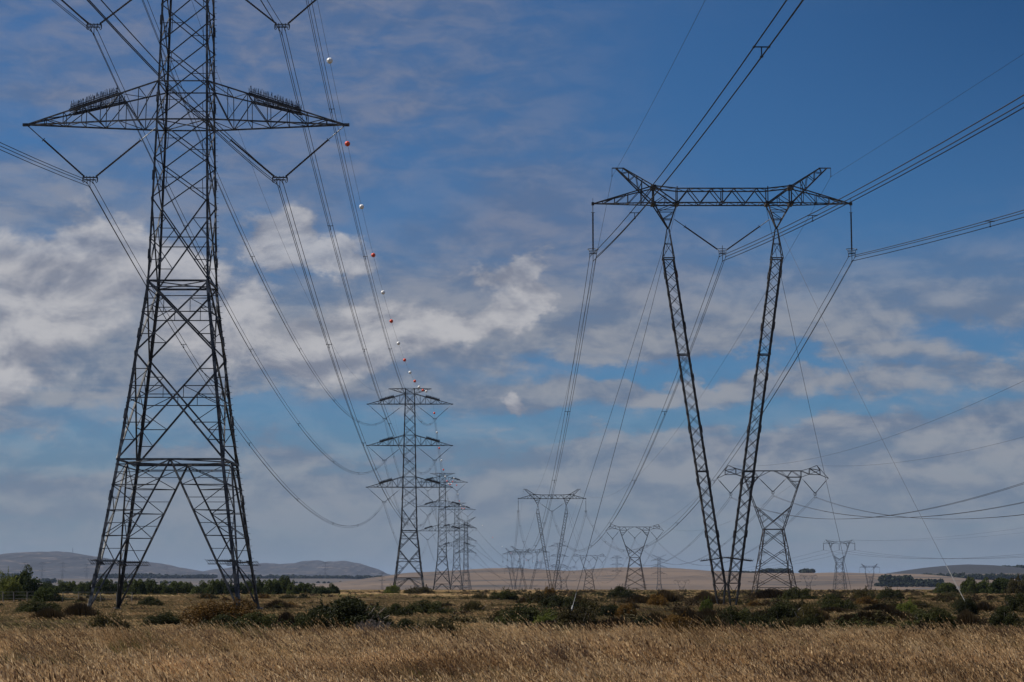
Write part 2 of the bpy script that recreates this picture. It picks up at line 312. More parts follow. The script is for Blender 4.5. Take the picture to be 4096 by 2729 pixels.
def tower_double(ext, single=False, strain=False, steelm='steel'):
    """double-circuit suspension pylon: square body, portal legs, three pairs of cross-arms, earth-wire arm on top.
    returns root (or mesh), conductor points [(x,z)] and earth points"""
    S = M[steelm]
    zp, zn, zw = 4.0+ext, 11.7+ext, 16.9+ext
    za = [28.8+ext, 40.3+ext, 51.8+ext]; zt = 56.1+ext
    if strain: za = [30+ext, 39+ext, 48.5+ext]; zt = 52.5+ext
    foot = 3.75+.143*(zp)
    prof = [(0, foot), (zp, 3.75), (zw, 2.2), (za[0], 1.88), (zt, 1.30)]
    if strain: prof = [(0, foot), (zp, 3.4), (zw, 1.8), (za[0], 1.5), (zt, 1.1)]
    H = lambda z: float(np.interp(z, [p[0] for p in prof], [p[1] for p in prof]))
    P = lambda c, z, k=0: np.array((CR[c][0]*(H(z)-k), CR[c][1]*(H(z)-k), z))
    parts = []                      # (name, MB, material, label)
    for c in range(4):
        l = MB()
        for (a, _), (b, _) in zip(prof[:-1], prof[1:]):
            w = .21 if b <= zw+1e-6 else .15
            l.angle(P(c, a), P(c, b), w, CR[c])
        # joint plates and step bolts
        for z in np.arange(2, zt, 5.8): l.bar(P(c, z, .03), P(c, z+.7, .03), .16)
        if c in (1, 2): 
            for z in np.arange(3, zt, .45): l.bar(P(c, z), P(c, z)+np.array((.16*CR[c][0], 0, 0)), .03)
        l.bar(P(c, -.6), P(c, .25), .55)
        parts.append(('leg', l, S, None))
    low = MB(); up = MB()
    def hz(m, z, w): 
        for c in range(4): m.bar(P(c, z), P((c+1) % 4, z), w)
    # --- upper body: crossed panels
    lv = [zw]
    segs = [(zw, zw+6.1)]
    z = zw+6.1
    ends = [za[0], za[0]+2.85]
    npan = max(1, round((za[0]-z)/2.93)); lev = list(np.linspace(z, za[0], npan+1)) 
    for i in range(2):
        n = 4; lev += list(np.linspace(za[i], za[i+1], n+1))[1:]
    lev += [za[2]+(zt-za[2])*.62, zt]
    for c in range(4):
        a, b = c, (c+1) % 4
        z0, z1 = segs[0]
        up.bar(P(a, z0), P(b, z1), .11); up.bar(P(b, z0), P(a, z1), .11)
        tc_ = H(z0)/(H(z0)+H(z1)); zc = z0+(z1-z0)*tc_; up.bar(P(a, zc), P(b, zc), .07)
        for s_, e_ in ((a, b), (b, a)):
            for t in (.25, .75):
                q = lerp(P(s_, z0), P(e_, z1), t); near = s_ if t < .5 else e_
                up.bar(q, P(near, q[2]), .06); up.bar(q, P(near, q[2]+(1.5 if t < .5 else -1.5)), .06)
        for z0, z1 in zip(lev[:-1], lev[1:]):
            up.bar(P(a, z0), P(b, z1), .085); up.bar(P(b, z0), P(a, z1), .085)
            tc_ = H(z0)/(H(z0)+H(z1)); zc = z0+(z1-z0)*tc_
            up.bar(P(a, zc), lerp(P(a, z0), P(b, z1), tc_), .05)
            q = lerp(P(a, z0), P(b, z1), .25); up.bar(q, lerp(P(b, z0), P(a, z1), .75), .05)
    for z_ in za: hz(up, z_, .11); hz(up, z_+2.85 if z_+2.85 < zt else zt, .09); up.bar(P(0, z_), P(2, z_), .07); up.bar(P(1, z_), P(3, z_), .07)
    # --- below the waist: two large crossed panels with secondary bracing
    hz(low, zw, .15); hz(low, zp, .15); hz(low, zw-.45, .07); hz(low, zp-.35, .09)
    for c in range(2): low.bar(P(c, zw), P(c+2, zw), .08); 
    mids = [(P(c, zp)+P((c+1) % 4, zp))/2 for c in range(4)]
    for c in range(4): low.bar(mids[c], mids[(c+1) % 4], .09)
    for c in range(4):
        a, b = c, (c+1) % 4
        for z0, z1, w in ((zn, zw, .13), (zp, zn, .14)):
            low.bar(P(a, z0), P(b, z1), w); low.bar(P(b, z0), P(a, z1), w)
            tc_ = H(z0)/(H(z0)+H(z1)); zc = z0+(z1-z0)*tc_; X = (P(a, z0)*(1-tc_)+P(b, z1)*tc_)
            low.bar(P(a, zc), P(b, zc), .08)
            for s_, e_ in ((a, b), (b, a)):
                for t in ((.25, .75) if z1-z0 < 6 else (.18, .34, .68, .84)):
                    q = lerp(P(s_, z0), P(e_, z1), t); nr = s_ if t < .5 else e_
                    low.bar(q, P(nr, q[2]), .07)
                    low.bar(q, P(nr, q[2]+(z1-z0)*(.16 if t < .5 else -.16)), .06)
                q = lerp(P(s_, z0), P(e_, z1), .75 if z1-z0 < 6 else .68); low.bar(q, (q[0], q[1], zc), .05)
        # portal frame: inner members from mid beam down to the feet
        Mx = mids[c]; n = max(2, int(round(zp/1.65)))
        for s_ in (a, b):
            F = P(s_, 0.0); low.bar(Mx, F, .14)
            prev = None
            for i in range(0, n+1):
                t = i/n; q = lerp(F, Mx, t) if i else None
                z_ = zp*t
                if i == 0: prev = (F, F); continue
                lp = P(s_, z_); ip = lerp(F, Mx, t)
                if i < n: low.bar(lp, ip, .075)
                low.bar(prev[1] if i % 2 else prev[0], lp if i % 2 else ip, .065) if i > 1 else None
                if n > 3 and i > 2: low.bar(lerp(prev[0], lp, .5), lerp(prev[1], ip, .5), .05)
                prev = (lp, ip)
            # hip bracing joins the inner members of neighbouring faces
    for c in range(4):
        Ma, Mb = mids[c-1], mids[c]; F = P(c, 0.0); n = max(2, int(round(zp/1.65)))
        for i in range(1, n):
            low.bar(lerp(F, Ma, i/n), lerp(F, Mb, i/n), .05)
            if i % 2: low.bar(lerp(F, Ma, i/n), lerp(F, Mb, (i+1)/n), .05)
    if single: parts = [('x', p[1], S, None) for p in parts]
    parts.append(('body_lattice', up, S, None)); parts.append(('portal_frame', low, S, None))
    # --- anti-climbing guards round each leg
    if ext > 3:
        for c in range(4):
            k = MB(); z_ = 3.5; p = P(c, z_); sx, sy = CR[c]
            for dz in (-.12, .12):
                k.bar(p+np.array((-sx*1.9, -sy*.15, dz)), p+np.array((sx*.45, -sy*.15, dz)), .05)
                k.bar(p+np.array((-sx*.1, -sy*1.8, dz)), p+np.array((-sx*.1, sy*.4, dz)), .05)
            for t in np.linspace(-1.9, .45, 15): q = p+np.array((sx*t, -sy*.15, 0)); k.bar(q+(.15, 0, -.16), q+(-.2, -sy*.1, .22), .03)
            for t in np.linspace(-1.8, .4, 14): q = p+np.array((-sx*.1, sy*t, 0)); k.bar(q+(.1, .15, -.16), q+(-.15, -.15, .2), .03)
            parts.append(('anti_climb_guard', k, S, None))
    # --- cross-arms
    cond = []; L = 7.6 if strain else 11.75
    for z_ in za:
        zu = z_+2.85 if z_+2.85 < zt else zt
        for sx in (-1, 1):
            a = MB(); tip = np.array((sx*L, 0, z_ if not strain else z_-.6))
            lo = [np.array((sx*H(z_), sy*H(z_), z_)) for sy in (-1, 1)]; hi = [np.array((sx*H(zu), sy*H(zu), zu)) for sy in (-1, 1)]
            n = 7; st = [i/n for i in range(n)]
            for j in (0, 1):
                a.bar(lo[j], tip, .12); a.bar(hi[j], tip, .11)
                for i in range(n):
                    t0 = i/n; t1 = (i+1)/n
                    if i: a.bar(lerp(lo[j], tip, t0), lerp(hi[j], tip, t0), .06)
                    if i < n-1:
                        if i % 2: a.bar(lerp(lo[j], tip, t0), lerp(hi[j], tip, t1), .07)
                        else: a.bar(lerp(hi[j], tip, t0), lerp(lo[j], tip, t1), .07)
            for i in range(n-1):
                t0 = i/n; t1 = (i+1)/n
                a.bar(lerp(lo[i % 2], tip, t0), lerp(lo[1-i % 2], tip, t1), .05); a.bar(lerp(lo[0], tip, t1), lerp(lo[1], tip, t1), .05)
                a.bar(lerp(hi[i % 2], tip, t0), lerp(hi[1-i % 2], tip, t1), .05); a.bar(lerp(hi[0], tip, t1), lerp(hi[1], tip, t1), .05)
            a.bar(tip-(.25, 0, 0), tip+(.25*1, 0, 0), .2)
            parts.append(('crossarm', a, S, None))
            if not strain:
                k = MB()
                for j in (0, 1):
                    for t in np.linspace(.30, .66, 52):
                        q = lerp(hi[j], tip, t); rr = random.Random(int(t*9999)+j)
                        k.bar(q, q+(rr.uniform(-.08, .12)*sx, rr.uniform(-.1, .1), .58+rr.uniform(-.12, .1)), .030)
                        k.bar(q+(0, -.09, .02), q+(rr.uniform(-.1, .1), rr.uniform(-.25, -.05), .42), .022)
                    k.bar(lerp(hi[j], tip, .29), lerp(hi[j], tip, .67), .10, .22); k.bar(lerp(hi[j], tip, .30)+(0, 0, .22), lerp(hi[j], tip, .66)+(0, 0, .22), .05)
                parts.append(('bird_guard', k, M['glass'], None))
                y = np.array((sx*6.95, 0, z_-4.05))
                for qa, qb in ((np.array((sx*(L-.15), 0, z_-.1)), y+(sx*.42, 0, .18)), (np.array((sx*(H(z_)+.25), 0, z_-.15)), y+(-sx*.42, 0, .18))):
                    ln = MB(); st_ = MB(); insulator(ln, st_, qa, qb); parts += [('insulator_link', ln, S, None), ('insulator', st_, M['glass'], None)]
                yk = MB()
                for sy in (-.12, .12):
                    yk.bar(y+(-.5, sy, .12), y+(.5, sy, .12), .05); yk.bar(y+(-.42, sy, -.06), y+(.42, sy, -.06), .045)
                for xx in (-.5, -.25, 0, .25, .5): yk.bar(y+(xx, -.12, .2), y+(xx, .12, -.1), .05)
                for xx in (-.55, .55): yk.tube([y+(xx*.85, 0, .25), y+(xx, 0, .1), y+(xx, 0, -.2), y+(xx*.85, 0, -.28), y+(xx*.72, 0, -.12)], .03, 5)
                for xx, dz in ((-.225, -.3), (.225, -.3), (0, -.62)): yk.bar(y+(xx*.8, 0, 0), y+(xx, 0, dz), .05); yk.bar(y+(xx, -.22, dz), y+(xx, .22, dz), .07)
                parts += [('yoke_plate', yk, S, None)]
                cond.append((sx*6.95, z_-4.4))
            else:
                st_ = MB()
                for sy in (-1, 1): st_.tube([tip, tip+(0, sy*3.2, -.35)], .12, 6)
                st_.tube([tip+(0, -3.2, -.35), tip+(sx*.2, -1.5, -2.2), tip+(sx*.2, 1.5, -2.2), tip+(0, 3.2, -.35)], .05, 4)
                parts.append(('insulator', st_, M['glass'], None)); cond.append((sx*L, z_-1.0))
    e = MB(); h = H(zt)
    if strain:
        ear = []
        for sx in (-1, 1):
            tip = np.array((sx*7.4, 0, zt+3.6)); ear.append((sx*7.4, zt+3.6))
            for sy in (-1, 1):
                e.bar((sx*h, sy*h, zt), tip, .10); e.bar((-sx*h*.0, sy*h, zt+.3), tip, .08); e.bar((sx*h, sy*h, zt-1.5), tip, .08)
                for t in (.25, .5, .75): e.bar(lerp((sx*h, sy*h, zt), tip, t), lerp((sx*h, sy*h, zt-1.5), tip, t), .05)
    else:
        ear = []
        for sx in (-1, 1):
            tip = np.array((sx*5.95, 0, zt)); ear.append((sx*5.95, zt-.15)); zb = zt-1.4
            for sy in (-1, 1):
                e.bar((sx*h, sy*h, zt), tip, .10); e.bar((sx*H(zb), sy*H(zb), zb), tip, .09)
                for i in range(1, 4):
                    t = i/4; e.bar(lerp((sx*h, sy*h, zt), tip, t), lerp((sx*H(zb), sy*H(zb), zb), tip, t), .05); e.bar(lerp((sx*h, sy*h, zt), tip, t), lerp((sx*H(zb), sy*H(zb), zb), tip, t-.25), .05)
            for i in range(0, 4): t = i/4; e.bar(lerp((sx*h, -h, zt), tip, t), lerp((sx*h, h, zt), tip, min(1, t+.25)), .05)
        hz(e, zt, .09)
    parts.append(('earth_wire_peak', e, S, None))
    return parts, cond, ear

def tower_v(H0, guys=None, feet=.52):
    """guyed V pylon: two slender masts leaning out to a long crossbeam, two outer strings and a V string, earth-wire horns"""
    S = M['steelv']; zb, zt = H0, H0+1.3; hy = .72; dz = H0-36.1
    parts = []
    for sx in (-1, 1):
        m = MB(); neck = np.array((sx*4.88, 0, zb-2.28)); wide_z = zb-5.0
        top_c = np.array((sx*4.88, 0, wide_z)); bot_c = np.array((sx*.62, 0, 2.1)); w = .52
        def Q(c, t, k=1.0): return lerp(top_c, bot_c, t)+np.array((CR[c][0]*w*k, CR[c][1]*w*k, 0))
        n = 27
        for c in range(4):
            m.angle(Q(c, 0), Q(c, 1), .11, CR[c]); m.bar(neck+np.array((CR[c][0]*.10, CR[c][1]*.10, 0)), Q(c, 0), .09)
            ft = np.array((sx*feet+CR[c][0]*.17, CR[c][1]*.17, -.3)); m.bar(Q(c, 1), ft, .12)
            cn = (c+1) % 4
            for i in range(n):
                a, b = i/n, (i+1)/n
                m.bar(Q(c, a), Q(cn, b), .05); m.bar(Q(cn, a), Q(c, b), .05)
            for t in (0, .30, .66, 1): m.bar(Q(c, t), Q(cn, t), .11)
            for t in np.arange(.04, 1, .16): m.bar(Q(c, t), Q(c, t+.022), .135)
            m.bar(lerp(neck, Q(c, 0), .5), lerp(neck, Q(cn, 0), .95), .05); m.bar(lerp(neck, Q(c, 0), .5), lerp(neck, Q(cn, 0), .5), .05)
            f2 = np.array((sx*feet+CR[cn][0]*.17, CR[cn][1]*.17, -.3)); m.bar(lerp(Q(c, 1), ft, .6), lerp(Q(cn, 1), f2, .6), .06); m.bar(Q(c, 1), lerp(Q(cn, 1), f2, .6), .05)
        m.bar((sx*feet, 0, -.5), (sx*feet, 0, .12), .6)
        parts.append(('mast', m, S, None))
        k = MB()
        for x in (6.2, 4.08):
            for sy in (-1, 1): k.bar(neck+np.array((0, sy*.1, 0)), (sx*x, sy*hy, zb), .12)
        for t in (.38, .72):
            for sy in (-1, 1):
                a = lerp(neck, (sx*6.2, sy*hy, zb), t); b = lerp(neck, (sx*4.08, sy*hy, zb), t); k.bar(a, b, .07)
                k.bar(a, lerp(neck, (sx*4.08, sy*hy, zb), min(1, t+.3)), .06)
            k.bar(lerp(neck, (sx*6.2, -hy, zb), t), lerp(neck, (sx*6.2, hy, zb), t), .05); k.bar(lerp(neck, (sx*4.08, -hy, zb), t), lerp(neck, (sx*4.08, hy, zb), t), .05)
        parts.append(('mast_head', k, S, None))
    b = MB()
    tops = lambda x: zt+(.25*(abs(x)-4)/2.2 if abs(x) > 4 else 0)
    for sy in (-1, 1):
        y = sy*hy
        b.bar((-6.2, y, zb), (6.2, y, zb), .12)
        pts = [-6.2, -4, 0, 4, 6.2]
        for a, c in zip(pts[:-1], pts[1:]): b.bar((a, y, tops(a)), (c, y, tops(c)), .12)
        xs_ = np.linspace(-4.08, 4.08, 9)
        for i, (a, c) in enumerate(zip(xs_[:-1], xs_[1:])):
            if i % 2: b.bar((a, y, tops(a)), (c, y, zb), .09)
            else: b.bar((a, y, zb), (c, y, tops(c)), .09)
        for sx in (-1, 1):
            b.bar((sx*4.08, y, zb-.15), (sx*4.08, y, zt+.2), .10); b.bar((sx*6.2, y, zb), (sx*6.2, y, tops(6.2)), .13)
            b.bar((sx*6.2, y, tops(6.2)), (sx*4.08, y, zb), .12); b.bar((sx*6.2, y, zb), (sx*5.1, y, zb+.75), .06); b.bar((sx*5.1, y, zb), (sx*5.1, y, zb+.75), .06)
        b.bar((0, y, zb), (0, y, zt), .10)
    for i in range(13):
        x0 = -6.2+12.4*i/13; x1 = -6.2+12.4*(i+1)/13; s_ = 1 if i % 2 else -1
        b.bar((x0, -s_*hy, zb), (x1, s_*hy, zb), .05); b.bar((x0, s_*hy, tops(x0)), (x1, -s_*hy, tops(x1)), .05); b.bar((x0, -hy, zb), (x0, hy, zb), .05)
    for sx in (-1, 1):
        b.bar((sx*6.2, -hy, tops(6.2)-.05), (sx*6.2, hy, tops(6.2)-.05), .45, .30); b.bar((sx*6.2, -hy, zb), (sx*6.2, hy, zb), .40, .28); b.bar((sx*4.08, -hy, zb), (sx*4.08, hy, zb), .35, .25)
    parts.append(('crossbeam', b, S, None))
    cond = []; ear = []
    for sx in (-1, 1):
        a = MB(); tip = np.array((sx*11.65, 0, zb+.02))
        for sy in (-1, 1):
            lo = np.array((sx*6.2, sy*hy, zb)); hi = np.array((sx*6.2, sy*hy, tops(6.2)))
            a.bar(lo, tip, .10); a.bar(hi, tip, .11)
            for i, t in enumerate((.2, .42, .64, .84)):
                a.bar(lerp(lo, tip, t), lerp(hi, tip, t), .07)
                a.bar(lerp(hi, tip, t-.2), lerp(lo, tip, t), .06)
        lo0 = np.array((sx*6.2, -hy, zb)); lo1 = np.array((sx*6.2, hy, zb))
        for i in range(6): t = i/6; a.bar(lerp(lo0, tip, t), lerp(lo1, tip, t+1/6), .05); a.bar(lerp(lo1, tip, t), lerp(lo0, tip, t), .05)
        a.bar(tip-(.12, 0, 0), tip+(.12, 0, 0), .26); a.bar(tip, tip+(0, 0, .5), .04)
        parts.append(('crossarm', a, S, None))
        e = MB(); c1 = np.array((sx*8.9, 0, zt+2.0)); c2 = np.array((sx*9.9, 0, zt+2.0))
        for sy in (-1, 1):
            hi = np.array((sx*6.2, sy*hy, tops(6.2))); lo = np.array((sx*6.2, sy*hy, zb)); y = np.array((0, sy*.12, 0))
            e.bar(hi, c1+y, .11); e.bar(lo, c2-(sx*.35, 0, 0)+y, .12)
            for t in (.35, .6, .8):
                p, q = lerp(hi, c1+y, t), lerp(lo, c2+y-(sx*.35, 0, 0), t+.05); e.bar(p, q, .06)
                e.bar(q, lerp(hi, c1+y, min(1, t+.22)), .06)
            e.bar(lerp(hi, c1, .38), lerp(hi, c1, .38)-(0, 0, 1.35), .06)
        for t in (.2, .45, .7): e.bar(lerp((sx*6.2, -hy, tops(6.2)), c1, t), lerp((sx*6.2, hy, tops(6.2)), c1, t+.15), .05)
        e.bar(c1-(sx*.1, 0, 0), c2, .10); e.bar(c2, c2-(0, 0, .75), .045)
        e.bar(c2-(0, .1, .75), c2-(0, -.1, .75), .09)
        parts.append(('earth_wire_horn', e, S, None)); ear.append((sx*9.9, zt+1.2))
        ln = MB(); st_ = MB(); top = tip-(0, 0, .15); bot = np.array((sx*11.65, 0, zb-4.25)); insulator(ln, st_, top, bot, .16, .055)
        parts += [('insulator_link', ln, S, None), ('insulator', st_, M['glass'], None)]
        cond.append((sx*11.65, bot[2]-.65))
    for sx in (-1, 1):
        ln = MB(); st_ = MB(); insulator(ln, st_, np.array((sx*4.3, 0, zb-1.4)), np.array((sx*.45, 0, zb-4.15)), .24, .055)
        parts += [('insulator_link', ln, S, None), ('insulator', st_, M['glass'], None)]
    cond.insert(1, (0, zb-4.9))
    for x, z_ in cond:
        r = MB(); th = np.linspace(0, 2*math.pi, 25)
        r.tube([(x+.48*math.cos(a), .48*math.sin(a), z_+.74+.16*math.sin(a)) for a in th], .03, 6); r.tube([(x+.36*math.cos(a), .36*math.sin(a), z_+.50+.12*math.sin(a)) for a in th], .025, 6)
        for a in (0, math.pi): r.bar((x+.46*math.cos(a), 0, z_+.82), (x+.3*math.cos(a), 0, z_+.55), .04)
        parts.append(('grading_ring', r, M['ring'], None))
        y = MB(); y.bar((x, 0, z_+1.1), (x, 0, z_-.2), .06); y.bar((x-.34, 0, z_+.35), (x+.34, 0, z_+.35), .09)
        for xx, dd in ((-.3, .08), (.3, .08), (0, -.32)): y.bar((x+xx, 0, z_+.35), (x+xx, 0, z_+dd), .05); y.bar((x+xx, -.25, z_+dd), (x+xx, .25, z_+dd), .075)
        parts.append(('yoke_plate', y, S, None))
    return parts, cond, ear

def tower_delta(h=23.6, kind=0):
    """self-supporting delta ('cat head') pylon. kind 0 = with drooping beak arms and V strings, 1 = small with hanging strings"""
    S = M['steelred'] if kind == 0 else M['steel']; parts = []; cond = []; ear = []
    if kind == 0: zt, zb, wz, ww, bw, nz, tipx = h, h-1.2, h-11.1, 1.9, 4.0, h-9.6, 10.6
    else: zt, zb, wz, ww, bw, nz, tipx = h+.9, h, h-9.0, 1.6, 3.1, h-7.4, 7.7
    k_ = .9
    def B(c, z): 
        t = (z)/wz; x = bw*(1-t)+ww*t; y = bw*(1-t)+ww*.8*t; return np.array((CR[c][0]*x, CR[c][1]*y, z))
    for c in range(4):
        l = MB(); l.angle(B(c, 0), B(c, wz), .16, CR[c]); l.bar(B(c, -.5), B(c, .2), .45); parts.append(('leg', l, S, None))
    lo = MB(); n = 3
    lv = [0.12*wz, .42*wz, .72*wz, wz] if kind == 0 else [0, .25*wz, .5*wz, .75*wz, wz]
    for c in range(4):
        a, b = c, (c+1) % 4
        for z0, z1 in zip(lv[:-1], lv[1:]):
            lo.bar(B(a, z0), B(b, z1), .10); lo.bar(B(b, z0), B(a, z1), .10)
            for s_, e_ in ((a, b), (b, a)):
                for t in (.22, .78): q = lerp(B(s_, z0), B(e_, z1), t); lo.bar(q, B(s_ if t < .5 else e_, q[2]), .055); lo.bar(q, B(s_ if t < .5 else e_, q[2]+(.8 if t < .5 else -.8)), .05)
        lo.bar(B(a, wz), B(b, wz), .14); lo.bar(B(a, lv[0]+.02), B(b, lv[0]+.02), .10)
        if kind == 0:
            mid = (B(a, lv[0])+B(b, lv[0]))/2; lo.bar(mid, B(a, 0), .09); lo.bar(mid, B(b, 0), .09)
            for s_ in (a, b): 
                e0 = B(s_, 2.5); 
                if c % 2 == 0: lo.bar(e0, e0+np.array((CR[s_][0]*1.0, 0, .15)), .06)
    parts.append(('body_lattice', lo, S, None))
    fk = MB(); s = 1.0 if kind == 0 else .76
    ox, ix = (5.4, 2.75) if kind == 0 else (4.8, 3.3)
    for sx in (-1, 1):
        for sy in (-1, 1):
            w0 = np.array((sx*ww, sy*ww*.8, wz)); e1 = np.array((sx*ox, sy*.7, zb)); i1 = np.array((sx*ix, sy*.7, zb)); V = np.array((0, sy*1.1, nz))
            kk = lerp(w0, e1, .44 if kind == 0 else .36); jj = lerp(w0, e1, .78)
            fk.bar(w0, e1, .13); fk.bar(V, kk, .12); fk.bar(w0, V, .09); fk.bar(w0, (-sx*ww, sy*ww*.8, wz), .10); fk.bar(i1, jj, .11)
            for t in (.25, .5, .75):
                a = lerp(V, kk, t); b = lerp(w0, kk, t); fk.bar(a, b, .06); fk.bar(b, lerp(V, kk, min(1, t+.25)), .05)
            for t in (.85, .92): fk.bar(lerp(w0, e1, t), lerp(jj, i1, (t-.78)/.22), .06)
            fk.bar(lerp(w0, e1, .85), i1, .05)
        for t in np.linspace(.1, .95, 10):
            a, b = lerp((sx*ww, -ww*.8, wz), (sx*ox, -.7, zb), t), lerp((sx*ww, ww*.8, wz), (sx*ox, .7, zb), t-.08); fk.bar(a, b, .05)
            b2 = lerp((sx*ww, ww*.8, wz), (sx*ox, .7, zb), t); fk.bar(a, b2, .05)
    parts.append(('fork', fk, S, None))
    bm = MB()
    for sy in (-1, 1):
        y = sy*.7
        bm.bar((-ox, y, zt), (ox, y, zt), .12); bm.bar((-ox-.0, y, zb), (-ix, y, zb), .12); bm.bar((ix, y, zb), (ox, y, zb), .12)
        if kind == 1: bm.bar((-tipx, y*.3, zb), (tipx, y*.3, zb), .12)
        for sx in (-1, 1):
            bm.bar((sx*ix, y, zb), (sx*.35, y, zt), .09); bm.bar((sx*ix, y, zb), (sx*(ix+.9), y, zt), .08); bm.bar((sx*ox, y, zb), (sx*(ix+.9), y, zt), .08); bm.bar((sx*ox, y, zb), (sx*ox, y, zt), .10)
            bm.bar((sx*ix, y, zb), (sx*(ix-1.2), y, zt), .05)
    for x in np.linspace(-ox, ox, 11): bm.bar((x, -.7, zt), (x, .7, zt), .05)
    for x in np.linspace(-ox, ox-1, 10): bm.bar((x, -.7, zt), (x+1, .7, zt), .05)
    parts.append(('crossbeam', bm, S, None))
    for sx in (-1, 1):
        a = MB()
        if kind == 0:
            pk = np.array((sx*8.45, 0, h+1.05)); ob = np.array((sx*9.05, 0, h-.75)); ot = np.array((sx*9.05, 0, h+.1)); tip = np.array((sx*10.65, 0, h-1.45))
            for sy in (-1, 1):
                s0 = np.array((sx*ox, sy*.7, zt)); s1 = np.array((sx*ox, sy*.7, zb)); m0 = np.array((sx*7.0, sy*.4, h+.45)); m1 = np.array((sx*7.0, sy*.4, h-.65)); y = np.array((0, sy*.25, 0))
                for p, q in ((s0, m0), (m0, pk), (s1, m1), (m1, ob+y), (pk, tip), (ob+y, tip), (ot+y, ob+y), (m0, m1), (m0, ob+y), (m1, s0), (m0, ot+y), (pk, ot+y), (m1, ot+y)): a.bar(p, q, .085)
            ear.append((sx*8.45, h+1.05))
        else:
            pk = np.array((sx*6.45, 0, h+1.9)); tip = np.array((sx*tipx, 0, zb))
            for sy in (-1, 1):
                s0 = np.array((sx*ox, sy*.7, zt)); s1 = np.array((sx*ox, sy*.7, zb))
                for p, q in ((s0, pk), (s1, pk), (pk, tip), (s0, tip)): a.bar(p, q, .08)
                a.bar((sx*2.2, sy*.6, zt), pk, .07)
            ear.append((sx*6.45, h+1.9))
        parts.append(('crossarm', a, S, None))
    def string(*a):
        ln = MB(); st_ = MB(); insulator(ln, st_, *a); parts.extend([('insulator_link', ln, S, None), ('insulator', st_, M['glass'], None)])
    def pair(a, b, y):
        yk = MB()
        for q in (a, b): string(np.array(q), np.array(y), .18, .06, 18)
        yk.tube([(y[0]+.3*math.cos(t), 0, y[2]-.1+.3*math.sin(t)) for t in np.linspace(0, 6.28, 13)], .04, 5)
        for xx in (-.22, .22): yk.bar((y[0], 0, y[2]), (y[0]+xx, 0, y[2]-.85), .05)
        cond.append((y[0], y[2]-.7)); parts.append(('yoke_plate', yk, S, None))
    if kind == 0:
        pair((-10.5, 0, h-1.5), (-5.65, 0, h-1.5), (-8.05, 0, h-4.3)); pair((-2.65, 0, h-1.35), (2.65, 0, h-1.35), (0, 0, h-4.0)); pair((5.65, 0, h-1.5), (10.5, 0, h-1.5), (8.05, 0, h-4.3))
    else:
        for x in (-7.55, 0, 7.55): string(np.array((x, 0, zb)), np.array((x, 0, zb-2.9)), .1, .09, 14); yk = MB(); yk.bar((x-.3, 0, zb-2.95), (x+.3, 0, zb-2.95), .12); parts.append(('yoke_plate', yk, S, None)); cond.append((x, zb-3.0))
    return parts, cond, ear

def make(name, spec, loc, rz, label, cat='power pylon', group=None):
    parts, cond, ear = spec; r = empty(name, loc, rz)
    for nm, mb, m, lb in parts:
        if mb.n: mb.build(nm, m, r)
    tag(r, label, cat, group); return r
def make_single(name, spec, loc, rz, label, group=None, scale=1):
    a = MB()
    for nm, mb, m, lb in spec[0]: a.merge(mb)
    o = a.build(name, spec[0][-1][2] if False else spec[0][0][2]); o.location = loc; o.rotation_euler = (0, 0, rz); tag(o, label, 'power pylon', group)
    if scale != 1: o.scale = (scale,)*3 if not isinstance(scale, tuple) else scale
    return o
def cp(o, loc, rz, label, scale=None, group=None):
    c = copy_tree(o); c.location = loc; c.rotation_euler = (0, 0, rz); c['label'] = label
    if scale: c.scale = (scale,)*3 if not isinstance(scale, tuple) else scale
    if group: c['group'] = group
    return c

GP = {'D': 'double-circuit pylons with three pairs of arms', 'V': 'guyed V pylons', 'H': 'delta pylons with V strings', 'F': 'tiny far-off pylons on the plain'}
T = {}
def reg(k, o, spec, loc, rz=0, sc_=1): T[k] = dict(c=[(loc[0]+x*sc_*math.cos(rz), loc[1]+x*sc_*math.sin(rz), loc[2]+z*sc_) for x, z in spec[1]], e=[(loc[0]+x*sc_*math.cos(rz), loc[1]+x*sc_*math.sin(rz), loc[2]+z*sc_) for x, z in spec[2]])
# line of tall double-circuit pylons
sD1 = tower_double(6.7); l = (-23.95, 143.3, 0); d1 = make('lattice_pylon', sD1, l, 0, 'towering steel lattice pylon nearest on the left, its top beyond the frame', group=GP['D']); reg('D1', d1, sD1, l)
WK = 1.3
sD = tower_double(0); l = (-28.3, 550, 0); d2 = make('lattice_pylon', sD, l, 0, 'second tall three-armed pylon, first and largest of the receding row', group=GP['D']); reg('D2', d2, sD, l)
for k, l, lb in (('D3', (-33, 946, -1.3), 'three-armed pylon overlapping the right arms of the second tall pylon'), ('D4', (-35, 1266, -2.2), 'pale three-armed pylon standing between two others in the receding row')):
    o = cp(d2, l, 0, lb); reg(k, o, sD, l)
sS = tower_double(0, strain=True); l = (-34.3, 1490, -3.4); d5 = make('strain_pylon', sS, l, R(-12), 'strain pylon ending the left row, with upswept horns and short arms', group='strain pylons with upswept horns'); reg('D5', d5, sS, l, R(-12))
farD = make_single('lattice_pylon', sD, (54, 2330, -5), R(-30), 'faded three-armed pylon seen between the masts of the middle V pylon', GP['D']); farD.rotation_euler = (0, 0, 0); reg('D6', farD, sD, (54, 2330, -5), 0)
cp(farD, (178, 3400, -4), 0, 'slim three-armed pylon just left of the middle delta pylon'); cp(farD, (62, 4300, -6), 0, 'ghostly three-armed pylon rising behind the left mast of the middle V pylon', 1.05)
farS = make_single('strain_pylon', sS, (146, 1990, -8), 0, 'horned strain pylon on the plain right of the middle delta pylon', 'strain pylons with upswept horns', (1, 1, .72))
